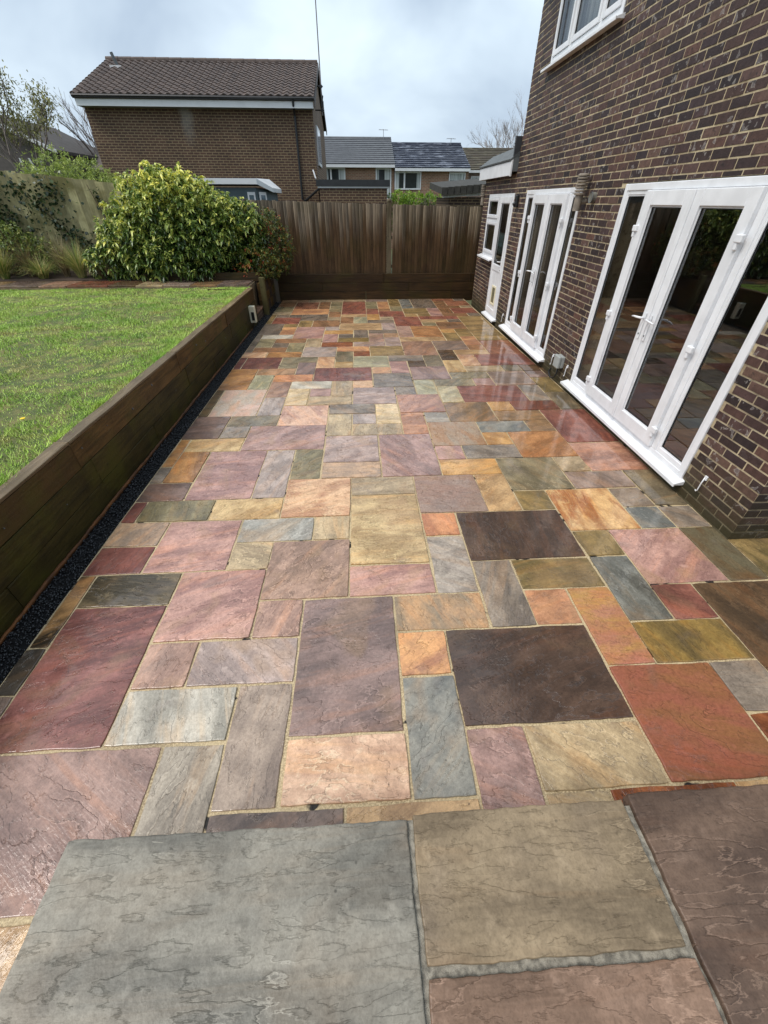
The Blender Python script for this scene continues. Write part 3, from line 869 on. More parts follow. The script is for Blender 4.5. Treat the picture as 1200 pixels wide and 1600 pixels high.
# ------------------------------------------------------------------ fence at the back
FY = 12.86
bs = thing('fence_sleepers', (.5, 12.72, 0), 'dark wet timber sleepers along the foot of the back fence', 'retaining wall')
for z0, z1, xs in ((-.05, .20, (-2.2, .2, 2.6, 3.6)), (.205, .41, (-2.2, -1.0, 1.4, 3.6)), (.415, .62, (-2.2, .7, 3.1, 3.6))):
    for a, b in zip(xs[:-1], xs[1:]): sleeper(a + .003, b - .003, 12.71, 12.81, z0, z1, SLEEPX, bs, axis='x')
fn = thing('board_fence', (0, FY, .6), 'closeboard timber fence, grey along the top and wet brown below', 'fence')
x = -5.2; k = 0
ftop = lambda x: 2.20 - .022 * (x + 2.0)
while x < 3.62:
    pw = random.uniform(.080, .092)
    if not (.77 < x + pw / 2 < .92):
        zt = ftop(x) + random.uniform(-.012, .012); z0 = .45 if x > -2.3 else .5
        tl = random.uniform(-.006, .006); yo = random.uniform(-.003, .003)
        a, b = x - .012, x + pw
        mb = MB(); mb.hexa([(a, FY - .030 + yo, z0), (b, FY - .006 + yo, z0), (b, FY + .004, z0), (a, FY + .004, z0),
                            (a + tl, FY - .030 + yo, zt), (b + tl, FY - .006 + yo, zt + random.uniform(-.003, .003)), (b + tl, FY + .004, zt), (a + tl, FY + .004, zt)])
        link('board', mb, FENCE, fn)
    x += pw; k += 1
for zr in (.75, 1.4, 2.0):
    mb = MB(); mb.box(-5.2, 3.6, FY + .006, FY + .07, zr, zr + .07); link('rail', mb, FENCEP, fn)
for px_, h_ in ((.845, 2.24), (-2.1, 2.1), (-5.1, 2.2)):
    mb = MB(); mb.box(px_ - .062, px_ + .062, FY - .045, FY + .004, .42, h_ - .05)
    if px_ > 0: mb.lathe((px_, FY - .0, h_ - .05), [(.066, 0), (.064, .03), (.045, .055), (.012, .066)], 14)
    link('post', mb, FENCEP, fn, bevel=.006)

# old fence on the left behind the bed
of = thing('old_fence', (-7.4, 13.0, .7), 'pale lichened old fence panels hung with ivy, left of the big bush', 'fence')
x = -9.9
while x < -5.25:
    pw = random.uniform(.15, .2)
    zt = 2.50 + (-5.6 - x) * .092 + random.uniform(-.02, .02) ; yo = random.uniform(-.02, .012)
    mb = MB(); a, b = x - .01, x + pw + .012
    mb.hexa([(a, 13.0 + yo - .02, .6), (b, 13.0 + yo, .6), (b, 13.03 + yo, .6), (a, 13.03 + yo, .6), (a, 13.0 + yo - .02, zt), (b, 13.0 + yo, zt - .01), (b, 13.03 + yo, zt - .01), (a, 13.03 + yo, zt)])
    link('board', mb, OLDFENCE, of); x += pw
# ================================================================== THE HOUSE ON THE RIGHT
HA = Vector((2.9647, 2.3297, 0)); HD = Vector((0.01304739, 0.99991488, 0)); HN = Vector((HD.y, -HD.x, 0))   # along the wall / into the house
def HP(s, o, z): return tuple(HA + HD * s - HN * o + Vector((0, 0, z)))            # o = metres in front of the wall face
def hbox(mb, s0, s1, o0, o1, z0, z1):
    return mb.hexa([HP(s0, o1, z0), HP(s1, o1, z0), HP(s1, o0, z0), HP(s0, o0, z0), HP(s0, o1, z1), HP(s1, o1, z1), HP(s1, o0, z1), HP(s0, o0, z1)])
house = thing('brick_house', HP(5, -1.5, 0), 'dark brown brick house with white patio doors along the wet paving', 'house')
OPEN = [(.70, 3.27, .10, 2.36), (4.36, 6.66, .10, 2.36), (7.38, 8.30, .05, 2.33), (8.30, 9.30, 1.17, 2.33), (4.42, 6.60, 3.84, 5.0)]
S_END, S_UP, Z_UP, Z_LOW = 9.86, 7.47, 5.25, 2.62
# wall core (mortar), cut round the openings
ss = sorted({.0045, S_END, S_UP} | {o[0] for o in OPEN} | {o[1] for o in OPEN}); zs = sorted({-.3, Z_UP, Z_LOW} | {o[2] for o in OPEN} | {o[3] for o in OPEN})
core = MB()
for a, b in zip(ss[:-1], ss[1:]):
    run = None
    for c, d in list(zip(zs[:-1], zs[1:])) + [(None, None)]:
        solid = c is not None and not (b > S_UP + .01 and c >= Z_LOW - .01) and not any(o[0] - .01 < (a + b) / 2 < o[1] + .01 and o[2] - .01 < (c + d) / 2 < o[3] + .01 for o in OPEN)
        if solid: run = (run[0] if run else c, d)
        elif run: hbox(core, a, b, -.28, -.0035, *run); run = None
hbox(core, .005, .28, -7.0, -.281, -.3, Z_UP)                                        # end wall, turning the near corner
hbox(core, S_END - .28, S_END - .004, -3.2, -.281, -.3, Z_LOW)
hbox(core, S_UP - .28, S_UP, -7.0, -.281, Z_LOW, Z_UP)
wall = link('wall', core, MORT, house)
# brickwork
CH, BL, BJ = .075, .225, .0125
pieces = []
def lay(s0, s1, z0, z1, where):
    c0 = int(math.floor(z0 / CH + 1e-6)); c1 = int(math.ceil(z1 / CH - 1e-6))
    for c in range(c0, c1):
        za, zb = c * CH + .006, c * CH + CH - .006
        off = 0 if (c % 2) != (where == 'end') else BL / 2
        k = int(math.floor((s0 - off) / BL)) - 1
        while off + k * BL < s1:
            a, b = off + k * BL + BJ / 2, off + (k + 1) * BL - BJ / 2; k += 1
            a2, b2 = max(a, s0), min(b, s1)
            if b2 - a2 < .02: continue
            segs = [(a2, b2)]; z0_, z1_ = za, zb
            if where == 'front':
                for o in OPEN:
                    if o[0] < (a2 + b2) / 2 < o[1]:
                        if za < o[3] < zb - .018: z0_ = o[3] + .003
                        if za + .018 < o[2] < zb: z1_ = o[2] - .003
                for o in OPEN:
                    if z1_ > o[2] + .004 and z0_ < o[3] - .004:
                        ns = []
                        for p, q in segs:
                            if q <= o[0] or p >= o[1]: ns.append((p, q)); continue
                            if p < o[0] - .02: ns.append((p, o[0]))
                            if q > o[1] + .02: ns.append((o[1], q))
                        segs = ns
            for p, q in segs:
                if q - p > .02: pieces.append((where, p, q, z0_, z1_))
lay(0, S_UP, -.075, Z_UP, 'front'); lay(S_UP, S_END, -.075, Z_LOW, 'front'); lay(0.006, 2.6, -.075, Z_UP, 'end')
def brick_pts(where, a, b, za, zb):
    pr = random.uniform(-.0015, .0018); t = random.uniform(-.0012, .0012); ch = .0022; dj = lambda: random.uniform(-.001, .001)
    out = []
    for o, i in ((-.03, 0), (pr - .003, 0), (pr, ch)):
        for s, z in ((a + i, za + i), (b - i, za + i), (b - i, zb - i), (a + i, zb - i)):
            oo = o + (t if s > (a + b) / 2 else -t) * (1 if i else 0)
            if where == 'front': out.append(HP(s + (dj() if i else 0), oo, z + (dj() if i else 0)))
            else: p_ = HA + HN * s - HD * oo; out.append((p_.x, p_.y, z))
    return out
BF = [(0, 1, 5, 4), (1, 2, 6, 5), (2, 3, 7, 6), (3, 0, 4, 7), (4, 5, 9, 8), (5, 6, 10, 9), (6, 7, 11, 10), (7, 4, 8, 11), (8, 9, 10, 11)]
def scr(pc):
    w_, a, b, za, zb = pc
    q = [HP(s, 0, z) if w_ == 'front' else tuple(HA + HN * s + Vector((0, 0, z))) for s, z in ((a, za), (b, za), (b, zb), (a, zb))]
    pts = [project(p_) for p_ in q]
    if any(p_[2] < .2 for p_ in pts): return 0
    cx = sum(p_[0] for p_ in pts) / 4; cy = sum(p_[1] for p_ in pts) / 4
    if not (-5 < cx < 1205 and -5 < cy < 1605): return 0
    return abs(sum(pts[i][0] * pts[(i + 1) % 4][1] - pts[(i + 1) % 4][0] * pts[i][1] for i in range(4)) / 2)
order = sorted(range(len(pieces)), key=lambda i: -scr(pieces[i])); big = set(order[:298])
rest = MB()
for i, pc in enumerate(pieces):
    pts = brick_pts(*pc); fs = BF if pc[0] == 'front' else [tuple(reversed(f)) for f in BF]
    if i in big:
        mb = MB(); mb.v = pts; mb.f = list(fs); link('brick', mb, BRICK, wall)
    else:
        b = len(rest.v); rest.v += pts; rest.f += [tuple(b + k for k in f) for f in fs]
tag(link('brickwork', rest, BRICK, wall), kind='stuff')
# rooms behind the glass
def room(s0, s1, dpt, z0, z1, name='room'):
    mb = MB(); o0, o1 = -.285, -.285 - dpt
    c = [HP(s0, o0, z0), HP(s1, o0, z0), HP(s1, o1, z0), HP(s0, o1, z0), HP(s0, o0, z1), HP(s1, o0, z1), HP(s1, o1, z1), HP(s0, o1, z1)]
    mb.v = c; mb.f = [(0, 1, 2, 3), (7, 6, 5, 4), (1, 5, 6, 2), (2, 6, 7, 3), (3, 7, 4, 0)]
    o = link(name, mb, [DARKROOM, FLOORM], house); o.data.polygons[0].material_index = 1; return o
room(.3, 3.9, 3.6, .12, 2.5); room(4.0, 6.95, 3.2, .12, 2.5); room(7.1, 9.55, 2.6, .08, 2.5); room(3.9, 7.1, 3.0, 3.0, 5.15)
# eaves and roof above the frame, flat roof over the far end
mb = MB()
for s0, s1 in ((-.35, S_UP + .35),):
    p = lambda s, o, z: HP(s, o, z)
    mb.hexa([p(s0, .35, 5.16), p(s1, .35, 5.16), p(s1, -3.6, 7.45), p(s0, -3.6, 7.45), p(s0, .35, 5.30), p(s1, .35, 5.30), p(s1, -3.6, 7.6), p(s0, -3.6, 7.6)])
    mb.hexa([p(s0, -3.6, 7.45), p(s1, -3.6, 7.45), p(s1, -7.4, 5.16), p(s0, -7.4, 5.16), p(s0, -3.6, 7.6), p(s1, -3.6, 7.6), p(s1, -7.4, 5.30), p(s0, -7.4, 5.30)])
link('roof', mb, plain('brown_concrete_tile', (86, 70, 62), .8, .2, 5), house)
mb = MB(); hbox(mb, S_UP + .004, S_END + .16, -3.3, .10, Z_LOW + .03, 2.86); fr_ = link('flat_roof', mb, HARD, house)
mb = MB(); hbox(mb, S_UP + .05, S_END + .19, .102, .125, Z_LOW - .03, 2.80); hbox(mb, S_UP + .004, S_UP + .05, .102, .135, Z_LOW - .045, 2.82); hbox(mb, S_END + .162, S_END + .19, -3.3, .101, Z_LOW - .03, 2.80)
link('fascia', mb, UPVC, house, bevel=.004)
mb = MB()
mb.hexa([HP(S_UP + .004, .14, 2.805), HP(S_END + .2, .14, 2.805), HP(S_END + .2, -.1, 2.9), HP(S_UP + .004, -.1, 2.9), HP(S_UP + .004, .15, 2.83), HP(S_END + .2, .15, 2.83), HP(S_END + .2, -.14, 3.02), HP(S_UP + .004, -.14, 3.06)])
link('roof_felt', mb, HARD, house)
mb = MB(); hbox(mb, S_UP + .004, S_UP + .05, -.3, .11, 2.86, 3.14); link('flashing', mb, plain('dark_lead', (52, 54, 58), .5), house)

# ------------------------------------------------------------------ white plastic doors and windows
def ring(mb, s0, s1, z0, z1, wl, wr, wb, wt, o0, o1):
    hbox(mb, s0, s0 + wl, o0, o1, z0, z1); hbox(mb, s1 - wr, s1, o0, o1, z0, z1)
    hbox(mb, s0 + wl, s1 - wr, o0, o1 - .0015, z0, z0 + wb); hbox(mb, s0 + wl, s1 - wr, o0, o1 - .0015, z1 - wt, z1)
    return mb
GASK = plain('black_gasket', (24, 24, 26), .5)
def pane(s0, s1, z0, z1, o, parent):
    mb = MB(); hbox(mb, s0, s1, o - .024, o, z0, z1); return link('pane', mb, GLASS, parent)
def bead(s0, s1, z0, z1, o, parent):
    mb = MB(); ring(mb, s0 - .012, s1 + .012, z0 - .012, z1 + .012, .012, .012, .012, .012, o, o + .012); link('glazing_bead', mb, UPVC, parent)
    mb = MB(); ring(mb, s0, s1, z0, z1, .007, .007, .007, .007, o - .002, o + .006); link('gasket', mb, GASK, parent)
def hinge(s, z, parent, o=.052):
    mb = MB(); hbox(mb, s - .045, s + .03, o - .012, o + .018, z + .0, z + .055); hbox(mb, s - .012, s + .02, o - .012, o + .012, z - .05, z); link('hinge', mb, UPVC, parent, bevel=.007)
def handle(s, z, sg, parent, o=.05):
    mb = MB(); hbox(mb, s - .016, s + .016, o, o + .008, z - .14, z + .11); link('handle_plate', mb, UPVC, parent, bevel=.006)
    mb = MB(); mb.tube([HP(s, o + .006, z + .06), HP(s, o + .05, z + .062), HP(s + sg * .03, o + .06, z + .062), HP(s + sg * .10, o + .058, z + .058), HP(s + sg * .145, o + .052, z + .05)], [.011, .011, .011, .009, .007], 8)
    link('handle', mb, UPVC, parent, smooth=True)
    mb = MB(); mb.tube([HP(s, o + .006, z - .09), HP(s, o + .014, z - .09)], .008, 8); link('keyhole', mb, HARD, parent)
def sill(s0, s1, z, proj, parent=house, h=.035):
    mb = MB(); mb.hexa([HP(s0, proj, z), HP(s1, proj, z), HP(s1, -.03, z + .0), HP(s0, -.03, z), HP(s0, proj, z + h * .6), HP(s1, proj, z + h * .6), HP(s1, -.03, z + h + .02), HP(s0, -.03, z + h + .02)])
    hbox(mb, s0 - .004, s1 + .004, proj - .001, proj + .014, z - .012, z + h * .62)
    return link('sill', mb, UPVC, parent, bevel=.004)
def french(s0, s1, z0, z1, m0, mid, m1):
    fr = MB(); ring(fr, s0 + .004, s1 - .004, z0, z1 - .006, .055, .055, .06, .06, -.045, .012)
    for m in (m0, m1): hbox(fr, m - .035, m + .035, -.045, .0105, z0 + .06, z1 - .066)
    f = link('door_frame', fr, UPVC, house, bevel=.006)
    for a, b in ((s0 + .059, m0 - .035), (m1 + .035, s1 - .059)):
        mb = MB(); ring(mb, a, b, z0 + .06, z1 - .066, .03, .03, .05, .035, -.04, .0025); sd_ = link('side_light', mb, UPVC, house, bevel=.004)
        pane(a + .03, b - .03, z0 + .11, z1 - .101, -.018, sd_); bead(a + .042, b - .042, z0 + .122, z1 - .113, -.016, sd_)
    for a, b, sg in ((m0 + .036, mid - .002, 1), (mid + .002, m1 - .036, -1)):
        mb = MB(); ring(mb, a, b, z0 + .063, z1 - .069, .115, .115, .13, .12, -.02, .045); d = link('door', mb, UPVC, house, bevel=.006)
        pane(a + .114, b - .114, z0 + .19, z1 - .185, .008, d); bead(a + .128, b - .128, z0 + .206, z1 - .202, .012, d)
        hs = (a - .002) if sg > 0 else (b + .002)
        for hz in (z0 + .22, z0 + 1.0, z0 + 1.82): hinge(hs + (.012 if sg > 0 else .002), hz, d)
        handle((b - .05) if sg > 0 else (a + .05), z0 + 1.06, -sg if True else sg, d)
    mb = MB(); hbox(mb, mid - .022, mid + .022, .0455, .056, z0 + .066, z1 - .072); link('meeting_stile', mb, UPVC, house, bevel=.004)
    sill(s0 - .045, s1 + .10, z0 - .035, .085)
french(.70, 3.27, .13, 2.36, 1.20, 1.985, 2.77)
french(4.36, 6.66, .13, 2.36, 4.72, 5.47, 6.22)
# back door with cat flap and the window beside it
mb = MB(); ring(mb, 7.384, 8.296, .08, 2.324, .05, .05, .05, .05, -.045, .012); link('door_frame', mb, UPVC, house, bevel=.005)
mb = MB(); ring(mb, 7.436, 8.244, .132, 2.272, .095, .095, .10, .10, -.02, .035); hbox(mb, 7.531, 8.149, -.02, .0335, .98, 1.09); hbox(mb, 7.531, 8.149, -.015, .02, .232, .98)
bdoor = link('door', mb, UPVC, house, bevel=.005); pane(7.53, 8.15, 1.09, 2.173, .006, bdoor); bead(7.544, 8.136, 1.104, 2.158, .008, bdoor); handle(7.50, 1.12, 1, bdoor, .036)
mb = MB(); ring(mb, 7.62, 7.94, .32, .70, .04, .04, .04, .04, .021, .034); cf = link('cat_flap', mb, plain('cream_flap', (226, 218, 190), .4, .05), bdoor, bevel=.004)
mb = MB(); hbox(mb, 7.66, 7.90, .0205, .026, .36, .66); link('flap', mb, plain('smoked_flap', (120, 116, 92), .2), bdoor)
sill(7.34, 8.32, .045, .085)
mb = MB(); ring(mb, 8.304, 9.296, 1.18, 2.324, .06, .06, .06, .06, -.045, .012); hbox(mb, 8.364, 9.236, -.045, .0105, 1.84, 1.90); win = link('window', mb, UPVC, house, bevel=.005)
for z0, z1 in ((1.24, 1.84), (1.90, 2.264)):
    mb = MB(); ring(mb, 8.37, 9.23, z0 + .004, z1 - .004, .05, .05, .05, .05, -.02, .03); link('sash', mb, UPVC, win, bevel=.004); pane(8.42, 9.18, z0 + .054, z1 - .054, .004, win); bead(8.434, 9.166, z0 + .068, z1 - .068, .006, win)
sill(8.26, 9.42, 1.13, .09)
# upstairs window
mb = MB(); ring(mb, 4.424, 6.596, 3.85, 4.994, .065, .065, .07, .06, -.045, .012)
for m in (4.98, 5.89): hbox(mb, m - .04, m + .04, -.045, .0105, 3.92, 4.934)
uw = link('window', mb, UPVC, house, bevel=.005)
for a, b in ((4.489, 4.94), (5.02, 5.85), (5.93, 6.531)):
    mb = MB(); ring(mb, a + .004, b - .004, 3.924, 4.93, .045, .045, .05, .05, -.02, .028); link('sash', mb, UPVC, uw, bevel=.004); pane(a + .049, b - .049, 3.974, 4.88, .004, uw); bead(a + .062, b - .062, 3.988, 4.866, .006, uw)
sill(4.36, 6.72, 3.80, .09)
# curtains
NET = curtain('net_curtain', (222, 226, 228), 1, 28); DRAPE = curtain('beige_curtain', (150, 138, 122), 1, 26); BLIND = curtain('teal_blind', (120, 150, 150), 2, 14)
def drape(s0, s1, z0, z1, mat, depth=-.16, name='curtain'):
    mb = MB(); n = max(8, int((s1 - s0) / .025)); 
    for i in range(n + 1):
        s = s0 + (s1 - s0) * i / n; o = depth + .022 * math.sin(i * 1.15) + .008 * math.sin(i * .41)
        mb.v += [HP(s, o, z0), HP(s, o, z1), HP(s, o - .004, z1), HP(s, o - .004, z0)]
        if i:
            b = 4 * i
            for k in range(4): mb.f.append((b - 4 + k, b - 4 + (k + 1) % 4, b + (k + 1) % 4, b + k))
    return link(name, mb, mat, house, smooth=True)
drape(4.44, 6.58, 3.86, 5.0, NET, -.13); drape(4.38, 6.64, .14, 2.34, DRAPE, -.22); drape(8.35, 9.25, 1.2, 1.62, BLIND, -.3, 'blind')

# ------------------------------------------------------------------ things fixed to the house wall
def flue(s, z, off, label, r=.062):
    c = Vector(HP(s, off, z)); t = thing('flue_cowl', tuple(c), label, 'flue', 'ribbed flue cowls on the house')
    FM = plain('weathered_flue', (128, 118, 106), .6, .25, 14, bump=.3)
    mb = MB(); mb.lathe(tuple(c), [(r * .78, 0), (r * .78, .17)], 18); link('pipe', mb, FM, t, smooth=False)
    for k in range(6):
        mb = MB(); z_ = .165 + k * .032; mb.lathe((c.x, c.y, c.z + z_), [(r * .8, 0), (r * 1.16, .006), (r * 1.16, .017), (r * .86, .026)], 18); link('louvre', mb, FM, t)
    mb = MB(); mb.lathe((c.x, c.y, c.z + .358), [(r * 1.1, 0), (r * 1.12, .012), (r * .9, .026)], 18); link('cap', mb, FM, t)
    mb = MB(); mb.tube([tuple(c + Vector((0, 0, .1))), HP(s, -.02, z + .1)], .03, 10); link('wall_bracket', mb, FM, t)
    return t
flue(4.22, 2.10, .10, 'grey ribbed flue cowl between the two sets of patio doors')
flue(S_END + .02, 2.13, .02, 'grey ribbed flue cowl at the far corner of the house by the fence', .06)
vt = thing('wall_vent', HP(3.98, .02, 2.2), 'small round mesh vent on the brickwork beside the flue cowl', 'vent')
mb = MB(); ctr = HP(3.98, .0, 2.24)
mb.tube([HP(3.98, -.01, 2.24), HP(3.98, .05, 2.24)], .055, 16); link('body', mb, plain('vent_grey', (110, 108, 100), .5, .3, 20), vt)
mb = MB(); mb.tube([HP(3.98 + .055 * math.cos(a), .052, 2.24 + .055 * math.sin(a)) for a in np.linspace(0, 2 * math.pi, 20)], .004, 6, False); link('rim', mb, HARD, vt)
ls = thing('sensor_lamp', HP(7.13, .03, 2.2), 'small black security lamp on the brick between the doors', 'lamp')
mb = MB(); hbox(mb, 7.07, 7.19, 0, .05, 2.11, 2.29); link('body', mb, BLACKP, ls, bevel=.012)
mb = MB(); mb.tube([HP(7.13, .05, 2.17), HP(7.13, .09, 2.15)], [.035, .022], 12); link('sensor_eye', mb, BLACKP, ls)
jb = thing('junction_box', HP(3.68, .05, .2), 'grey weatherproof junction box with black cable low on the wall', 'socket')
GREYP = plain('grey_plastic', (168, 172, 170), .4, .06, 6, .85)
mb = MB(); hbox(mb, 3.60, 3.77, 0, .05, .22, .385); link('back_box', mb, GREYP, jb, bevel=.01)
mb = MB(); hbox(mb, 3.595, 3.775, .0505, .10, .215, .39); link('lid', mb, GREYP, jb, bevel=.016)
mb = MB(); mb.tube([HP(3.66, .05, .222), HP(3.66, .055, .13), HP(3.68, .07, .06), HP(3.78, .08, .03), HP(3.95, .05, .06), HP(4.02, -.01, .1)], .011, 8); link('cable', mb, BLACKP, jb, smooth=True)
for s, lab in ((6.86, 'white cabin hook by the far patio doors, below the side door'), (4.0, 'white cabin hook just right of the far patio doors'), (3.46, 'white cabin hook between the grey junction box and the near doors'), (.47, 'white cabin hook on the brick by the house corner')):
    hk = thing('cabin_hook', HP(s, .02, .2), lab, 'hook', 'white door hooks low on the house wall')
    mb = MB(); hbox(mb, s - .016, s + .016, 0, .012, .275, .315); link('plate', mb, UPVC, hk, bevel=.003)
    mb = MB(); mb.tube([HP(s, .018, .30), HP(s + .002, .022, .24), HP(s + .004, .02, .17), HP(s + .012, .022, .152), HP(s + .022, .024, .162)], .0055, 6); link('rod', mb, UPVC, hk, smooth=True)
# ================================================================== NEIGHBOURING HOUSES
FASC = plain('white_fascia_board', (232, 234, 236), .4, .04, 3, .82)
def roof_rolls(mb, x0, x1, ye, ze, yr, zr, rows, pitch=.2, amp=.018, step=.022):
    """interlocking tile courses: each course a wavy strip that overlaps the one below"""
    sl = Vector((0, yr - ye, zr - ze)); n_ = Vector((0, -(zr - ze), yr - ye)).normalized()
    nx = int((x1 - x0) / (pitch / 6))
    for r in range(rows):
        a = r / rows; b = min(1, (r + 1.12) / rows); base = len(mb.v)
        for i in range(nx + 1):
            x = x0 + (x1 - x0) * i / nx; ph = ((i / 6) % 1.0); wv = amp * (math.sin(math.pi * min(1, ph / .62)) if ph < .62 else -.25)
            jx = 0
            for t, lift in ((a, step), (b, .002)):
                p = Vector((x + jx, ye, ze)) + sl * t + n_ * (lift + wv); mb.v.append(tuple(p))
            p = Vector((x, ye, ze)) + sl * a + n_ * (wv - .012); mb.v.append(tuple(p))
        for i in range(nx):
            q = base + 3 * i; mb.f.append((q, q + 3, q + 4, q + 1)); mb.f.append((q + 2, q + 5, q + 3, q))
    return mb
def tile_mat(nm, c1, c2, pale_streak=None, k=.75, rough=.7):
    m = M(nm); p = m.pos()
    base = m.mix(m.ramp(m.noise(p, 3.2, 4, .6), .3, .7), col(c1, k), col(c2, k))
    base = m.mix(m.ramp(m.noise(p, 14, 3), .45, .75, 0, .5), base, col(tuple(t * .7 for t in c1), k))
    if pale_streak: base = m.mix(m.ramp(m.noise(m.mapv(p, (1, 3, 6)), 1.5, 4, .6), .5, .66, 0, .8), base, col(pale_streak, k))  # paler streaks across the tiles
    return m.out(base, rough, None, .4)
LB = farbrick('neighbour_brick', ((104, 74, 58), (82, 60, 50)), (160, 138, 106), 'x', .72, .011, (-5.85, 4.85))
nh = thing('neighbour_house', (-5.3, 23.5, -.4), 'brown brick house with brown tiled roof beyond the big bush', 'house')
X0, X1, YF, YB, YR, ZE, ZR = -9.22, -1.42, 20.0, 26.6, 23.3, 4.98, 6.45
mb = MB(); zt_ = ZE - .1; zr_ = ZR - .1
mb.v = [(X0, YF, -.4), (X1, YF, -.4), (X1, YB, -.4), (X0, YB, -.4), (X0, YF, zt_), (X1, YF, zt_), (X1, YB, zt_), (X0, YB, zt_), (X0, YR, zr_), (X1, YR, zr_)]
mb.f = [(0, 1, 5, 4), (1, 2, 6, 9, 5), (2, 3, 7, 6), (3, 0, 4, 8, 7)]
link('wall', mb, LB, nh)
TM = tile_mat('brown_pantile', (108, 92, 84), (82, 70, 65))
mb = MB(); roof_rolls(mb, X0 - .12, X1 + .1, YF - .42, ZE + .02, YR, ZR, 13, .26, .035, .03)
rf = tag(link('roof', mb, TM, nh), kind='stuff')
mb = MB(); mb.hexa([(X0 - .1, YF - .38, ZE - .08), (X1 + .09, YF - .38, ZE - .08), (X1 + .09, YR, ZR - .12), (X0 - .1, YR, ZR - .12), (X0 - .1, YF - .40, ZE - .01), (X1 + .09, YF - .40, ZE - .01), (X1 + .09, YR, ZR - .04), (X0 - .1, YR, ZR - .04)])
mb.hexa([(X0 - .1, YR, ZR - .12), (X1 + .09, YR, ZR - .12), (X1 + .09, YB + .4, ZE - .1), (X0 - .1, YB + .4, ZE - .1), (X0 - .1, YR, ZR - .0), (X1 + .09, YR, ZR - .0), (X1 + .09, YB + .4, ZE), (X0 - .1, YB + .4, ZE)])
link('roof_deck', mb, plain('dark_soffit', (58, 50, 46), .8), nh)
for k in range(17):
    a = X0 - .12 + k * (X1 - X0 + .22) / 17; b = a + (X1 - X0 + .22) / 17
    mb = MB(); mb.tube([(a + .004, YR, ZR + .0), (b - .004, YR, ZR + .006)], .10, 10); link('ridge_tile', mb, TM, nh)
mb = MB(); mb.box(X0 - .06, X1 + .06, YF - .345, YF - .295, ZE - .25, ZE - .03); link('fascia', mb, FASC, nh)
mb = MB(); mb.box(X0 - .06, X1 + .06, YF - .295, YF - .001, ZE - .25, ZE - .23); link('soffit', mb, plain('grey_soffit', (120, 122, 124), .6), nh)
mb = MB(); mb.tube([(X0 - .1, YF - .40, ZE - .01), (X1 + .1, YF - .40, ZE - .015)], .05, 8); link('gutter', mb, BLACKP, nh)
mb = MB(); mb.tube([(-2.04, YF - .37, ZE - .05), (-2.04, YF - .36, ZE - .17), (-2.05, YF - .06, ZE - .4), (-2.06, YF - .06, 2.25), (-1.95, YF - .06, 2.2), (-1.3, YF - .3, 2.62)], .04, 8); link('downpipe', mb, BLACKP, nh)
# verge boards, gable window
mb = MB()
for sgn, ya, yb in ((1, YF - .4, YR), (-1, YR, YB + .4)):
    za, zb = (ZE - .1, ZR - .03) if sgn > 0 else (ZR - .03, ZE - .1)
    mb.hexa([(X1 + .09, ya, za - .14), (X1 + .125, ya, za - .14), (X1 + .125, yb, zb - .14), (X1 + .09, yb, zb - .14), (X1 + .09, ya, za + .06), (X1 + .125, ya, za + .06), (X1 + .125, yb, zb + .06), (X1 + .09, yb, zb + .06)])
link('verge_board', mb, plain('brown_verge', (70, 62, 58), .7), nh)
mb = MB(); mb.box(X1 + .001, X1 + .05, 20.9, 22.6, 3.3, 4.45); gw = link('window', mb, FASC, nh)
mb = MB(); mb.box(X1 + .0505, X1 + .055, 21.0, 22.5, 3.4, 4.35); link('pane', mb, plain('dark_pane', (60, 68, 74), .08), gw)
ms = thing('aerial_mast', (-1.16, 21.5, 4.8), 'tall thin aerial mast bracketed to the brown house gable', 'aerial')
mb = MB(); mb.tube([(-1.16, 21.5, 4.78), (-1.15, 21.5, 6.3), (-1.14, 21.5, 9.4)], [.026, .02, .014], 8); link('mast', mb, plain('dull_steel', (110, 104, 104), .5), ms)
for z in (4.92, 5.55):
    mb = MB(); mb.tube([(-1.42, 21.5, z), (-1.08, 21.5, z)], .02, 6); mb.box(-1.2, -1.11, 21.46, 21.54, z - .04, z + .04); link('bracket', mb, BLACKP, ms)
mb = MB(); mb.box(-1.19, -1.09, 21.44, 21.56, 5.0, 5.16); mb.tube([(-1.14, 21.5, 5.16), (-1.1, 21.42, 5.3)], .02, 6); link('amplifier', mb, BLACKP, ms)
vp = thing('roof_vent', (-8.7, 22.5, 6.1), 'short grey vent pipe on the brown tiled roof', 'vent')
mb = MB(); mb.tube([(-8.68, 22.55, 6.08), (-8.78, 22.5, 6.5)], .055, 10); link('pipe', mb, HARD, vp)
mb = MB(); mb.box(-8.92, -8.5, 22.36, 22.62, 6.09, 6.155); link('lead_skirt', mb, plain('pale_lead', (200, 200, 200), .6), vp)

# flat-roofed brick garage beside it
gh = thing('brick_garage', (-.1, 18.6, -.4), 'low brick garage with black flat roof edge behind the fence', 'garage')
mb = MB(); mb.box(-1.24, 1.10, 18.0, 21.5, -.4, 2.56); link('wall', mb, LB, gh)
mb = MB(); mb.box(-1.34, 1.2, 17.93, 21.6, 2.6, 2.78); link('roof', mb, plain('black_felt', (38, 40, 42), .6, .2, 5), gh)
mb = MB(); mb.box(-1.30, 1.17, 17.96, 21.5, 2.555, 2.605); link('trim', mb, FASC, gh)
mb = MB(); mb.tube([(-1.34, 17.99, 2.80), (-1.46, 18.6, 3.05)], .025, 6); link('flashing', mb, plain('lead_flash', (170, 172, 174), .5), gh)

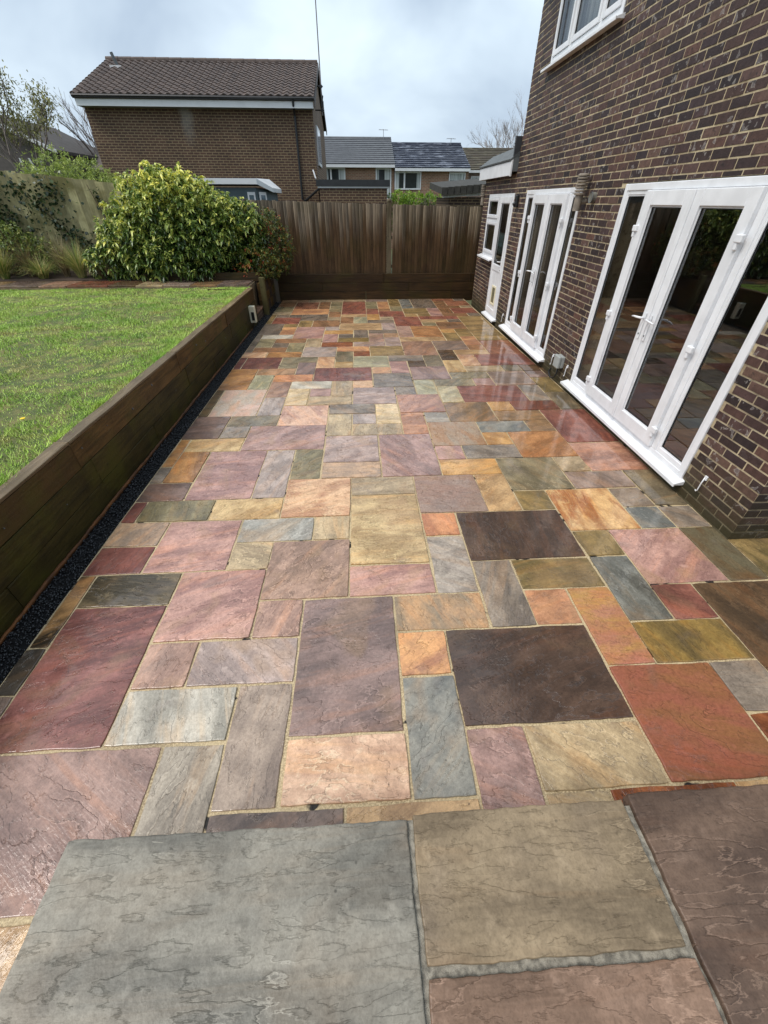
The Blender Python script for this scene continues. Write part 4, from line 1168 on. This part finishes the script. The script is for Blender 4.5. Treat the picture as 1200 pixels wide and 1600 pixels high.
# summerhouse roof showing between the bush and the fence
sh = thing('summerhouse', (-3.4, 15.6, -.3), 'blue-grey summerhouse with white roof edge above the bush', 'shed')
SG = plain('blue_grey_paint', (84, 100, 106), .6, .08, 4, .8)
mb = MB(); mb.box(-4.6, -2.86, 15.05, 17, -.3, 2.5); mb.hexa([(-2.86, 15.05, -.3), (-2.56, 15.45, -.3), (-2.56, 17, -.3), (-2.86, 17, -.3), (-2.86, 15.05, 2.5), (-2.56, 15.45, 2.42), (-2.56, 17, 2.42), (-2.86, 17, 2.5)]); link('wall', mb, SG, sh)
mb = MB(); mb.hexa([(-4.75, 14.9, 2.57), (-2.78, 14.9, 2.57), (-2.78, 17.1, 2.57), (-4.75, 17.1, 2.57), (-4.75, 14.9, 2.7), (-2.78, 14.9, 2.7), (-2.78, 17.1, 2.75), (-4.75, 17.1, 2.75)])
mb.hexa([(-2.779, 14.9, 2.57), (-2.43, 15.35, 2.4), (-2.43, 17.1, 2.4), (-2.779, 17.1, 2.57), (-2.779, 14.9, 2.7), (-2.43, 15.35, 2.5), (-2.43, 17.1, 2.5), (-2.779, 17.1, 2.75)]); link('roof', mb, FASC, sh)
for p0, p1 in (((-3.12, 15.045), (-2.9, 15.045)), ((-2.80, 15.09), (-2.64, 15.30))):
    a, b = Vector((*p0, 0)), Vector((*p1, 0)); d = (b - a); nrm_ = Vector((d.y, -d.x, 0)).normalized() * .02
    def qd(mb, t0, t1, z0, z1, e):
        A_, B_ = a + d * t0, a + d * t1; N_ = nrm_ * e
        mb.hexa([tuple(A_ + N_ + Vector((0, 0, z0))), tuple(B_ + N_ + Vector((0, 0, z0))), tuple(B_ + Vector((0, 0, z0))), tuple(A_ + Vector((0, 0, z0))), tuple(A_ + N_ + Vector((0, 0, z1))), tuple(B_ + N_ + Vector((0, 0, z1))), tuple(B_ + Vector((0, 0, z1))), tuple(A_ + Vector((0, 0, z1)))])
    mb = MB(); qd(mb, 0, 1, 1.4, 2.40, 1.0); wn = link('window', mb, FASC, sh)
    mb = MB(); qd(mb, .2, .8, 1.5, 2.33, 1.3); link('pane', mb, plain('shed_pane', (96, 112, 122), .06), wn)

# row of houses behind
PB = farbrick('pinkish_brick', ((168, 122, 98), (142, 104, 86)), (176, 158, 134), 'x', .8, .012)
PANE = plain('dim_pane', (44, 50, 52), .05, .1); CURT = curtain('far_curtain', (206, 212, 210), 0, 8)
def row_house(label, x0, x1, yf, zg, ze, yr, zr, rm, rows, wins, wallmat, fd=.16):
    t = thing('row_house', ((x0 + x1) / 2, yf + 3, zg), label, 'house', 'row of houses beyond the fence')
    mb = MB(); yb = 2 * yr - yf
    mb.v = [(x0, yf, zg), (x1, yf, zg), (x1, yb, zg), (x0, yb, zg), (x0, yf, ze), (x1, yf, ze), (x1, yb, ze), (x0, yb, ze), (x0, yr, zr - .05), (x1, yr, zr - .05)]
    mb.f = [(0, 1, 5, 4), (1, 2, 6, 9, 5), (2, 3, 7, 6), (3, 0, 4, 8, 7)]
    link('wall', mb, wallmat, t)
    mb = MB(); ye = yf - .3; ze2 = ze - .02
    for r in range(rows):
        a, b = r / rows, (r + 1.05) / rows
        A_ = (ye + (yr - ye) * a, ze2 + (zr - ze2) * a); B_ = (ye + (yr - ye) * b, ze2 + (zr - ze2) * b)
        xj = random.uniform(-.01, .01)
        mb.hexa([(x0 - .02, A_[0], A_[1] - .01), (x1 + .02, A_[0], A_[1] - .01), (x1 + .02, B_[0], B_[1] - .03), (x0 - .02, B_[0], B_[1] - .03),
                 (x0 - .02, A_[0] - .01, A_[1] + .05), (x1 + .02 + xj, A_[0] - .01, A_[1] + .05), (x1 + .02 + xj, B_[0], B_[1] + .008), (x0 - .02, B_[0], B_[1] + .008)])
    mb.hexa([(x0, yr, zr - .06), (x1, yr, zr - .06), (x1, yb + .3, ze - .06), (x0, yb + .3, ze - .06), (x0, yr, zr + .02), (x1, yr, zr + .02), (x1, yb + .3, ze), (x0, yb + .3, ze)])
    mb.tube([(x0 - .02, yr, zr + .01), (x1 + .02, yr, zr + .01)], .08, 8)
    link('roof', mb, rm, t)
    mb = MB(); mb.box(x0, x1 + .02, ye - .02, ye + .03, ze - fd - .02, ze - .04); link('fascia', mb, FASC, t)
    mb = MB(); mb.box(x0, x1, ye + .03, yf - .001, ze - fd - .01, ze - fd + .01); link('soffit', mb, FASC, t)
    for (a, b, z0, z1, mull, cur) in wins:
        mb = MB(); fw = .07
        mb.box(a, b, yf - .05, yf - .002, z0, z0 + fw); mb.box(a, b, yf - .05, yf - .002, z1 - fw, z1); mb.box(a, a + fw, yf - .048, yf - .002, z0 + fw, z1 - fw); mb.box(b - fw, b, yf - .048, yf - .002, z0 + fw, z1 - fw)
        if mull: mb.box(mull - .05, mull + .05, yf - .052, yf - .002, z0 + fw, z1 - fw)
        wn = link('window', mb, FASC, t)
        for p, q in ([(a + fw, mull - .05), (mull + .05, b - fw)] if mull else [(a + fw, b - fw)]):
            mb = MB(); mb.box(p, q, yf - .02, yf - .004, z0 + fw, z1 - fw); link('pane', mb, PANE, wn)
        for p, q, c0, c1 in cur:
            mb = MB(); n = 10
            for i in range(n + 1):
                x = p + (q - p) * i / n; y = yf - .026 - .004 * (i % 2); mb.v += [(x, y, c0), (x, y, c1)]
                if i: mb.f.append((2 * i - 2, 2 * i, 2 * i + 1, 2 * i - 1))
            link('curtain', mb, CURT, wn)
    return t
row_house('row house with plain grey tiled roof, just right of the brown house', -2.6, 2.46, 33, -1.5, 4.02, 36.5, 5.5, tile_mat('grey_slab_tile', (122, 124, 128), (104, 106, 110), None, .7, .5), 13,
          [(-1.87, -.6, 2.7, 3.84, -1.5, [(-1.8, -1.66, 2.77, 3.77), (-1.02, -.67, 2.77, 3.77)]), (1.3, 2.28, 2.3, 3.83, None, [(1.37, 1.5, 2.4, 3.76), (1.86, 2.2, 2.4, 3.76)])], PB)
row_house('row house with shiny wet slate-blue roof above the green hedge', 2.49, 7.2, 33, -1.5, 3.86, 36.5, 5.25, tile_mat('wet_slate_tile', (72, 76, 92), (56, 60, 76), (176, 182, 196), .7, .3), 13,
          [(2.5, 4.18, 2.78, 3.67, 3.12, [(2.57, 2.78, 2.85, 3.6), (3.9, 4.1, 2.85, 3.6)]), (5.95, 7.0, 2.93, 3.64, None, [(6.05, 6.9, 3.25, 3.57)])], PB)
row_house('row house with mossy brown roof, rightmost of the far row', 7.6, 14.5, 37.2, -1.5, 3.98, 41, 5.36, tile_mat('mossy_brown_tile', (98, 86, 72), (74, 68, 54), (130, 124, 100), .65), 12,
          [(8.3, 9.3, 3.05, 3.62, None, [(8.4, 9.2, 3.1, 3.56)])], farbrick('pale_clad', ((150, 130, 118), (138, 120, 108)), (150, 132, 120), 'x', .8))
for x, z0, z1, lab in ((1.97, 5.5, 5.95, 'spiky aerial on the ridge of the grey-roofed row house'), (6.52, 5.25, 5.55, 'spiky aerial on the ridge of the slate-blue row house')):
    an = thing('roof_aerial', (x, 36.4, z0), lab, 'aerial', 'aerials on the far roofs')
    AM = plain('aerial_metal', (140, 142, 146), .5)
    mb = MB(); mb.tube([(x, 36.4, z0 - .1), (x, 36.4, z1)], .016, 6); link('mast', mb, AM, an)
    mb = MB(); mb.tube([(x - .3, 36.4, z1 - .02), (x + .3, 36.3, z1 - .05)], .012, 5)
    for k in range(6): mb.tube([(x - .28 + k * .1, 36.15, z1 - .03), (x - .28 + k * .1, 36.65, z1 - .03)], .008, 4)
    link('boom', mb, AM, an)

# neighbour's lean-to at the right, behind the fence
sr = thing('tiled_lean_to', (3.4, 15.8, -.3), 'dark mossy-roofed brick outbuilding behind the fence near the house corner', 'shed')
mb = MB(); mb.box(2.86, 5.2, 15.62, 18.0, -.3, 2.3); link('wall', mb, farbrick('dark_far_brick', ((84, 62, 54), (66, 52, 48)), (150, 128, 98), 'x', .7), sr)
mb = MB(); mb.hexa([(2.62, 15.45, 2.36), (5.3, 15.45, 2.52), (5.3, 18.2, 2.70), (2.62, 18.2, 2.55), (2.62, 15.45, 2.52), (5.3, 15.45, 2.70), (5.3, 18.2, 2.9), (2.62, 18.2, 2.72)])
for k in range(9):
    x = 2.6 + k * .19; mb.box(x, x + .17, 15.40, 15.46, 2.33 + k * .012, 2.53 + k * .013)
link('roof', mb, plain('mossy_dark_roof', (66, 64, 58), .85, .3, 7, .7, bump=.5), sr)
mb = MB(); mb.hexa([(2.66, 15.52, 2.28), (5.2, 15.52, 2.42), (5.2, 15.56, 2.42), (2.66, 15.56, 2.28), (2.66, 15.52, 2.36), (5.2, 15.52, 2.52), (5.2, 15.56, 2.52), (2.66, 15.56, 2.36)]); link('barge_board', mb, FASC, sr)

# house roof glimpsed at the far left
lh = thing('gabled_house', (-15, 25, -1), 'dark gabled roof with white barge board at the far left edge', 'house')
mb = MB(); mb.poly([(-19, 25, -1), (-13.4, 25, -1), (-13.4, 25, 3.95), (-16.2, 25, 5.1), (-19, 25, 3.95)]); mb.poly([(-13.4, 25, -1), (-13.4, 31, -1), (-13.4, 31, 3.95), (-13.4, 25, 3.95)]); link('wall', mb, plain('dark_cladding', (84, 78, 74), .7), lh)
mb = MB(); mb.hexa([(-13.2, 24.7, 3.86), (-13.2, 31, 3.86), (-16.2, 31, 5.15), (-16.2, 24.7, 5.15), (-13.2, 24.7, 3.98), (-13.2, 31, 3.98), (-16.2, 31, 5.3), (-16.2, 24.7, 5.3)]); link('roof', mb, plain('dark_far_tile', (62, 56, 52), .8, .2, 3), lh)
mb = MB()
for k in range(4): mb.hexa([(-15.2 + k * .42, 24.9, 2.6), (-15.12 + k * .42, 24.9, 2.6), (-15.12 + k * .42, 24.99, 2.6), (-15.2 + k * .42, 24.99, 2.6), (-15.5 + k * .42, 24.9, 3.7), (-15.42 + k * .42, 24.9, 3.7), (-15.42 + k * .42, 24.99, 3.7), (-15.5 + k * .42, 24.99, 3.7)])
mb.box(-15.25, -13.8, 24.88, 24.995, 2.5, 2.6)
link('window', mb, FASC, lh)
mb = MB(); mb.hexa([(-13.15, 24.62, 3.84), (-13.15, 24.69, 3.84), (-16.2, 24.69, 5.12), (-16.2, 24.62, 5.12), (-13.15, 24.62, 3.97), (-13.15, 24.69, 3.97), (-16.2, 24.69, 5.28), (-16.2, 24.62, 5.28)]); link('barge_board', mb, FASC, lh)
mb = MB(); mb.box(-13.39, -8.9, 27, 32, -1, 3.3); link('side_wall', mb, plain('dark_cladding2', (78, 74, 72), .7), lh)
mb = MB(); mb.hexa([(-13.3, 26.8, 3.3), (-8.8, 26.8, 3.3), (-8.8, 29.5, 4.2), (-13.3, 29.5, 4.2), (-13.3, 26.8, 3.4), (-8.8, 26.8, 3.4), (-8.8, 29.5, 4.32), (-13.3, 29.5, 4.32)]); link('side_roof', mb, plain('brown_far_tile', (88, 78, 72), .8, .2, 3), lh)

# ================================================================== PLANTS
LEAF_V = np.array([(0, 0, 0), (0, .33, -.02), (0, .68, -.03), (0, 1, -.08), (-.5, .3, .06), (-.42, .66, .05), (.5, .3, .06), (.42, .66, .05)])
LEAF_F = np.array([(0, 1, 4), (1, 2, 5), (1, 5, 4), (2, 3, 5), (0, 6, 1), (1, 7, 2), (1, 6, 7), (2, 7, 3)])
LEAF_E = np.array([.5, 0, 0, .7, 1, 1, 1, 1])
def leaves(P, D, L, W, roll=None, droop=.3):
    """one leaf at every P pointing along D"""
    n = len(P); D = D / np.linalg.norm(D, axis=1, keepdims=True)
    up = np.tile(np.array([0, 0, 1.0]), (n, 1)) + rng.normal(0, .35, (n, 3))
    S_ = np.cross(D, up); S_ /= np.linalg.norm(S_, axis=1, keepdims=True) + 1e-9
    U_ = np.cross(S_, D)
    lv = LEAF_V
    V = P[:, None] + S_[:, None] * (lv[None, :, 0:1] * W[:, None, None]) + D[:, None] * (lv[None, :, 1:2] * L[:, None, None]) + U_[:, None] * (lv[None, :, 2:3] * L[:, None, None])
    V[:, :, 2] -= (lv[None, :, 1] ** 2) * L[:, None] * droop
    F = LEAF_F[None] + 8 * np.arange(n)[:, None, None]
    return V.reshape(-1, 3), F.reshape(-1, 3)
def shell(ell, dens, jitter=.25, front=True):
    """points spread through the outer part of overlapping ellipsoids"""
    P, Nn = [], []
    for (cx, cy, cz, rx, ry, rz) in ell:
        n = int(dens * (rx * ry + ry * rz + rx * rz)); d = rng.normal(0, 1, (n, 3)); d /= np.linalg.norm(d, axis=1, keepdims=True)
        bum = 1 + .10 * np.sin(d[:, 0] * 9 + cx * 5) * np.sin(d[:, 2] * 8 + cy) + .06 * np.sin(d[:, 1] * 17 + d[:, 0] * 13)
        r = (1 - np.abs(rng.normal(0, jitter, n)).clip(0, .7)) * bum
        P.append(d * r[:, None] * np.array([rx, ry, rz]) + np.array([cx, cy, cz])); q = d / np.array([rx, ry, rz]); Nn.append(q / np.linalg.norm(q, axis=1, keepdims=True))
    P = np.concatenate(P); Nn = np.concatenate(Nn)
    keep = P[:, 2] > .66
    return P[keep], Nn[keep]
def stems(mb, base, ell, n=14, r=.03):
    for _ in range(n):
        e_ = random.choice(ell); tip = Vector((e_[0] + random.uniform(-.6, .6) * e_[3], e_[1] + random.uniform(-.6, .6) * e_[4], e_[2] + random.uniform(-.2, .6) * e_[5]))
        b = Vector(base) + Vector((random.uniform(-.15, .15), random.uniform(-.1, .1), 0)); m = (b + tip) / 2 + Vector((random.uniform(-.15, .15), random.uniform(-.15, .15), .1))
        mb.tube([b, m, tip], [r, r * .7, r * .3], 6)
    return mb
BARK = plain('shrub_bark', (82, 66, 52), .9, .25, 12)
def shrub(name, label, ell, dens, per, L_, W_, mat, base, ztop, tone_fn=None, jitter=.22, spread=.9, droop=.3, nst=14):
    t = thing(name, base, label, 'bush')
    P, Nn = shell(ell, dens, jitter); k = len(P)
    ax = Nn * .75 + np.array([0, -.1, .55]) + rng.normal(0, .25, (k, 3)); ax /= np.linalg.norm(ax, axis=1, keepdims=True)
    PP = np.repeat(P, per, 0); AX = np.repeat(ax, per, 0); n = len(PP)
    D = AX * rng.uniform(.25, .8, (n, 1)) + rng.normal(0, 1, (n, 3)) * spread * .7
    L = rng.uniform(*L_, n); W = L * rng.uniform(*W_, n)
    V, F = leaves(PP + rng.normal(0, .012, (n, 3)), D, L, W, droop=droop)
    z = (PP[:, 2] - .7) / (ztop - .7)
    ros = np.repeat(rng.normal(0, .14, k), per)
    tone = tone_fn(PP, z, ros, n) if tone_fn else np.clip(.45 + ros + rng.normal(0, .12, n), 0, 1)
    o = fast('foliage', V, F, mat, t, attrs={'tone': np.repeat(tone, 8), 'edge': np.tile(LEAF_E, n)}, smooth=False); tag(o, kind='stuff')
    mb = MB(); stems(mb, base, ell, nst); link('stem', mb, BARK, t)
    return t
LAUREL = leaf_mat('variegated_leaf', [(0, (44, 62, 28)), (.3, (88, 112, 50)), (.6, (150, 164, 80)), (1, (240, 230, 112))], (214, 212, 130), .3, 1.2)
bigell = [(-4.42, 12.0, 1.75, 1.22, .95, 1.06), (-4.1, 12.0, 1.9, .9, .8, .88), (-5.25, 11.8, 1.30, .80, .7, .78), (-3.55, 12.0, 1.55, 1.0, .85, .95), (-4.3, 11.7, 1.1, 1.35, .8, .6), (-2.85, 12.0, 1.55, .70, .65, .72), (-5.95, 11.7, .98, .5, .45, .42)]
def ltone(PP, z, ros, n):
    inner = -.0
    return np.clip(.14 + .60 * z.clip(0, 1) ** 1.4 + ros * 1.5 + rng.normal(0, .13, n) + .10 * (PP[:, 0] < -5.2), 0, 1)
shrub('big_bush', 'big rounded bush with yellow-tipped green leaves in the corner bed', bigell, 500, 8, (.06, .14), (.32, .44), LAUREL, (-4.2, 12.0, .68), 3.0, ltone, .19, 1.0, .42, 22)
PIERIS = leaf_mat('red_tipped_leaf', [(0, (40, 54, 28)), (.4, (84, 102, 46)), (.62, (132, 134, 60)), (.85, (160, 90, 52)), (1, (182, 72, 50))], None, .35, 1.1)
pell = [(-2.2, 12.1, 1.35, .58, .5, .68), (-1.95, 12.3, 1.2, .35, .35, .5), (-2.55, 11.6, 1.0, .52, .42, .36), (-2.15, 12.2, 1.65, .35, .4, .4), (-2.2, 11.75, .95, .35, .4, .35)]
shrub('red_tipped_shrub', 'dark shrub with small red-tipped leaves overhanging the steps', pell, 620, 7, (.035, .065), (.28, .36), PIERIS, (-2.45, 11.9, .66), 2.0, lambda PP, z, ros, n: np.clip(.38 + ros * 1.9 + rng.normal(0, .1, n), 0, 1), .2, 1.0, .2)
OLIVEB = leaf_mat('olive_leaf', [(0, (80, 98, 46)), (.5, (150, 166, 84)), (1, (204, 208, 122))], None, .5, 1.15)
shrub('feathery_shrub', 'feathery light green shrub standing above the old fence', [(-7.6, 13.9, 2.55, .9, .6, .72), (-6.9, 13.8, 2.5, .8, .6, .6), (-8.1, 13.9, 2.3, .6, .5, .6), (-6.3, 13.7, 2.3, .5, .5, .42)], 420, 6, (.05, .1), (.16, .26), OLIVEB, (-7.2, 13.9, .6), 3.2, None, .25, 1.0, .15, 18)
DKG = leaf_mat('dark_garden_leaf', [(0, (46, 60, 32)), (.5, (96, 112, 50)), (1, (150, 144, 70))], None, .45, 1.4)
shrub('low_shrub', 'low olive-green shrub against the ivy at the left edge', [(-8.6, 12.2, 1.35, .8, .5, .5), (-7.9, 12.3, 1.1, .5, .4, .4), (-9.4, 12.2, 1.5, .7, .5, .6)], 420, 6, (.05, .085), (.3, .45), DKG, (-8.6, 12.2, .68), 2.0, None, .22, 1.0, .2)
# ivy on the old fence
IVY = leaf_mat('ivy_leaf', [(0, (26, 40, 26)), (.6, (52, 72, 44)), (1, (88, 104, 62))], None, .35)
iv = thing('ivy', (-7.6, 12.95, .7), 'dark green ivy climbing the old pale fence', 'climber')
pts = []
for (x0, z0, x1, z1, sp, n) in ((-8.25, 2.6, -6.75, .9, .17, 420), (-9.3, 2.6, -8.4, 1.0, .38, 1200), (-7.5, 2.5, -7.35, 2.2, .2, 160), (-6.35, 2.45, -6.1, 1.6, .06, 90), (-6.85, 1.4, -6.5, .8, .22, 260)):
    t = rng.random(n); pts.append(np.stack([x0 + (x1 - x0) * t + rng.normal(0, sp, n), 12.93 - np.abs(rng.normal(0, .035, n)), z0 + (z1 - z0) * t + rng.normal(0, sp * .7, n)], 1))
P = np.concatenate(pts); n = len(P); D = rng.normal(0, 1, (n, 3)) * np.array([1, .25, 1]) + np.array([0, -.35, -.3])
V, F = leaves(P, D, rng.uniform(.05, .085, n), rng.uniform(.05, .08, n), droop=.1)
tag(fast('foliage', V, F, IVY, iv, attrs={'tone': np.repeat(rng.random(n), 8), 'edge': np.tile(LEAF_E, n)}), kind='stuff')
mb = MB()
for x0, x1 in ((-8.2, -6.8), (-9.2, -8.5), (-6.5, -6.2)): mb.tube([(x1, 12.96, .66), ((x0 + x1) / 2 + .1, 12.95, 1.6), (x0, 12.96, 2.5)], [.02, .014, .006], 6)
link('stem', mb, BARK, iv)
# sedge and old stems in the bed
def tussock(name, label, c, n, h, spread, mat, group):
    t = thing(name, c, label, 'plant', group)
    V, F, T = [], [], []
    for i in range(n):
        a = random.uniform(0, 6.28); r0 = random.uniform(0, .12) * spread; l = h * random.uniform(.6, 1.15); out_ = random.uniform(.2, 1.0) * spread; w_ = random.uniform(.004, .008)
        b = Vector((c[0] + r0 * math.cos(a), c[1] + r0 * math.sin(a), c[2])); dr = Vector((math.cos(a), math.sin(a), 0)); sd_ = Vector((-dr.y, dr.x, 0)); s0 = len(V); tn = random.random()
        for k in range(5):
            q = k / 4; p = b + dr * (out_ * q ** 1.6) + Vector((0, 0, l * (q - .55 * q ** 2.6 * min(1.2, out_ / h)))); ww = w_ * (1 - q * .85)
            V += [tuple(p - sd_ * ww), tuple(p + sd_ * ww)]; T += [tn, tn]
        for k in range(4): q = s0 + 2 * k; F.append((q, q + 1, q + 3, q + 2))
    o = fast('blades', np.array(V), np.array(F), mat, t, attrs={'tone': np.array(T), 'edge': np.zeros(len(T))}); tag(o, kind='stuff')
SEDGE = leaf_mat('sedge_blade', [(0, (72, 92, 42)), (.5, (118, 132, 62)), (.75, (160, 150, 92)), (1, (190, 168, 118))], None, .5, 1.35)
STRAW = leaf_mat('dead_stem', [(0, (92, 76, 54)), (.6, (140, 120, 86)), (1, (178, 160, 122))], None, .7)
for i, (c, n, h, s_, m, lab) in enumerate((((-6.75, 11.75, .69), 420, .85, .75, SEDGE, 'arching green sedge clump between the ivy and the big bush'), ((-8.45, 11.6, .69), 380, .8, .7, SEDGE, 'green sedge clump at the left end of the bed'),
        ((-7.6, 11.65, .69), 300, .6, .8, SEDGE, 'ragged sedge clump in the middle of the bed'), ((-7.2, 11.95, .69), 150, .95, .6, STRAW, 'dead straw-coloured stems behind the middle sedge'), ((-8.0, 11.9, .69), 170, .9, .7, STRAW, 'dead straw-coloured stems under the low shrub'),
        ((-6.1, 11.55, .69), 200, .5, .7, STRAW, 'straw stems trailing over the path by the big bush'), ((-9.3, 11.7, .69), 300, .8, .7, SEDGE, 'sedge clump at the photo edge, leftmost in the bed'))):
    tussock('sedge_clump' if m is SEDGE else 'dead_stems', lab, c, n, h, s_, m, 'clumps in the planting bed')
# hedge beyond the fence
HEDGE = leaf_mat('hedge_leaf', [(0, (64, 92, 32)), (.5, (130, 162, 56)), (1, (190, 206, 92))], None, .4, 1.1)
shrub('hedge', 'clipped bright green hedge seen over the back fence', [(1.6, 19.3, 1.9, .55, .5, .62), (2.2, 19.3, 1.9, .6, .5, .6), (2.8, 19.3, 1.85, .55, .5, .6), (3.3, 19.2, 1.75, .5, .5, .58)], 700, 6, (.05, .09), (.35, .5), HEDGE, (2.4, 19.3, -.3), 2.5, None, .15, 1.0, .1)
shrub('grey_shrub', 'grey twiggy shrub in front of the green hedge', [(2.62, 18.7, 1.95, .42, .35, .38)], 900, 5, (.035, .06), (.2, .3), leaf_mat('grey_leaf', [(0, (74, 72, 60)), (1, (126, 122, 104))], None, .7), (2.6, 18.7, -.3), 2.4, None, .3, 1.0, .1)

# bare trees
TWIG = plain('bare_twig', (138, 128, 122), .9, .2, 6, .8)
def bare_tree(label, base, h, spread, seed, r0=.14, depth=5, leafy=None, group='bare trees on the skyline'):
    rd = random.Random(seed); t = thing('bare_tree', base, label, 'tree', group)
    tr, cr, tips = MB(), MB(), []
    def grow(p, d, l, r, lev):
        q = p + d * l * .5 + Vector((rd.uniform(-.06, .06) * l, rd.uniform(-.06, .06) * l, 0)); e_ = p + d * l
        (tr if lev < 2 else cr).tube([p, q, e_], [r, r * .85, r * .62], 6 if lev < 2 else 3, cap=False)
        if lev == depth: tips.append(e_); return
        for k in range(3 if lev else 4):
            a = rd.uniform(0, 6.28); tl = rd.uniform(.35, .85) * spread
            o = d.orthogonal().normalized(); o = Matrix.Rotation(a, 3, d) @ o
            nd = (d + o * tl + Vector((0, 0, .18))).normalized()
            grow(p + d * l * rd.uniform(.55, 1.0), nd, l * rd.uniform(.55, .78), r * .58, lev + 1)
    grow(Vector(base), Vector((rd.uniform(-.08, .08), 0, 1)).normalized(), h * .36, r0, 0)
    link('trunk', tr, TWIG, t); tag(link('crown', cr, TWIG, t), kind='stuff')
    if leafy:
        T = np.array([tuple(p) for p in tips]); k = len(T); T = np.repeat(T, leafy[1], 0); n = len(T)
        V, F = leaves(T + rng.normal(0, leafy[2], (n, 3)), rng.normal(0, 1, (n, 3)), rng.uniform(.08, .16, n), rng.uniform(.03, .06, n)); tag(fast('leaves', V, F, leafy[0], t, attrs={'tone': np.repeat(rng.random(n), 8), 'edge': np.tile(LEAF_E, n)}), kind='stuff')
    return t
PALE = leaf_mat('young_leaf', [(0, (96, 100, 66)), (1, (168, 166, 104))], None, .6)
bare_tree('dense twiggy bare tree behind the far roofs', (10.0, 48, -.5), 8.0, .75, 3, .1, 6)
bare_tree('wide bare tree beside the house wall on the skyline', (13.4, 46, -.5), 10.2, .8, 8, .12, 6)
bare_tree('half-leafed tree at the left edge of the photo', (-12.9, 21.5, -.5), 7.5, .75, 5, .12, 5, (PALE, 13, .18))
bare_tree('small bare tree left of the brown house', (-12.5, 29, -.5), 7.2, .8, 21, .12, 5)
bare_tree('bare tree touching the left gable of the brown house', (-11.2, 30, -.5), 7.4, .7, 14, .12, 5)
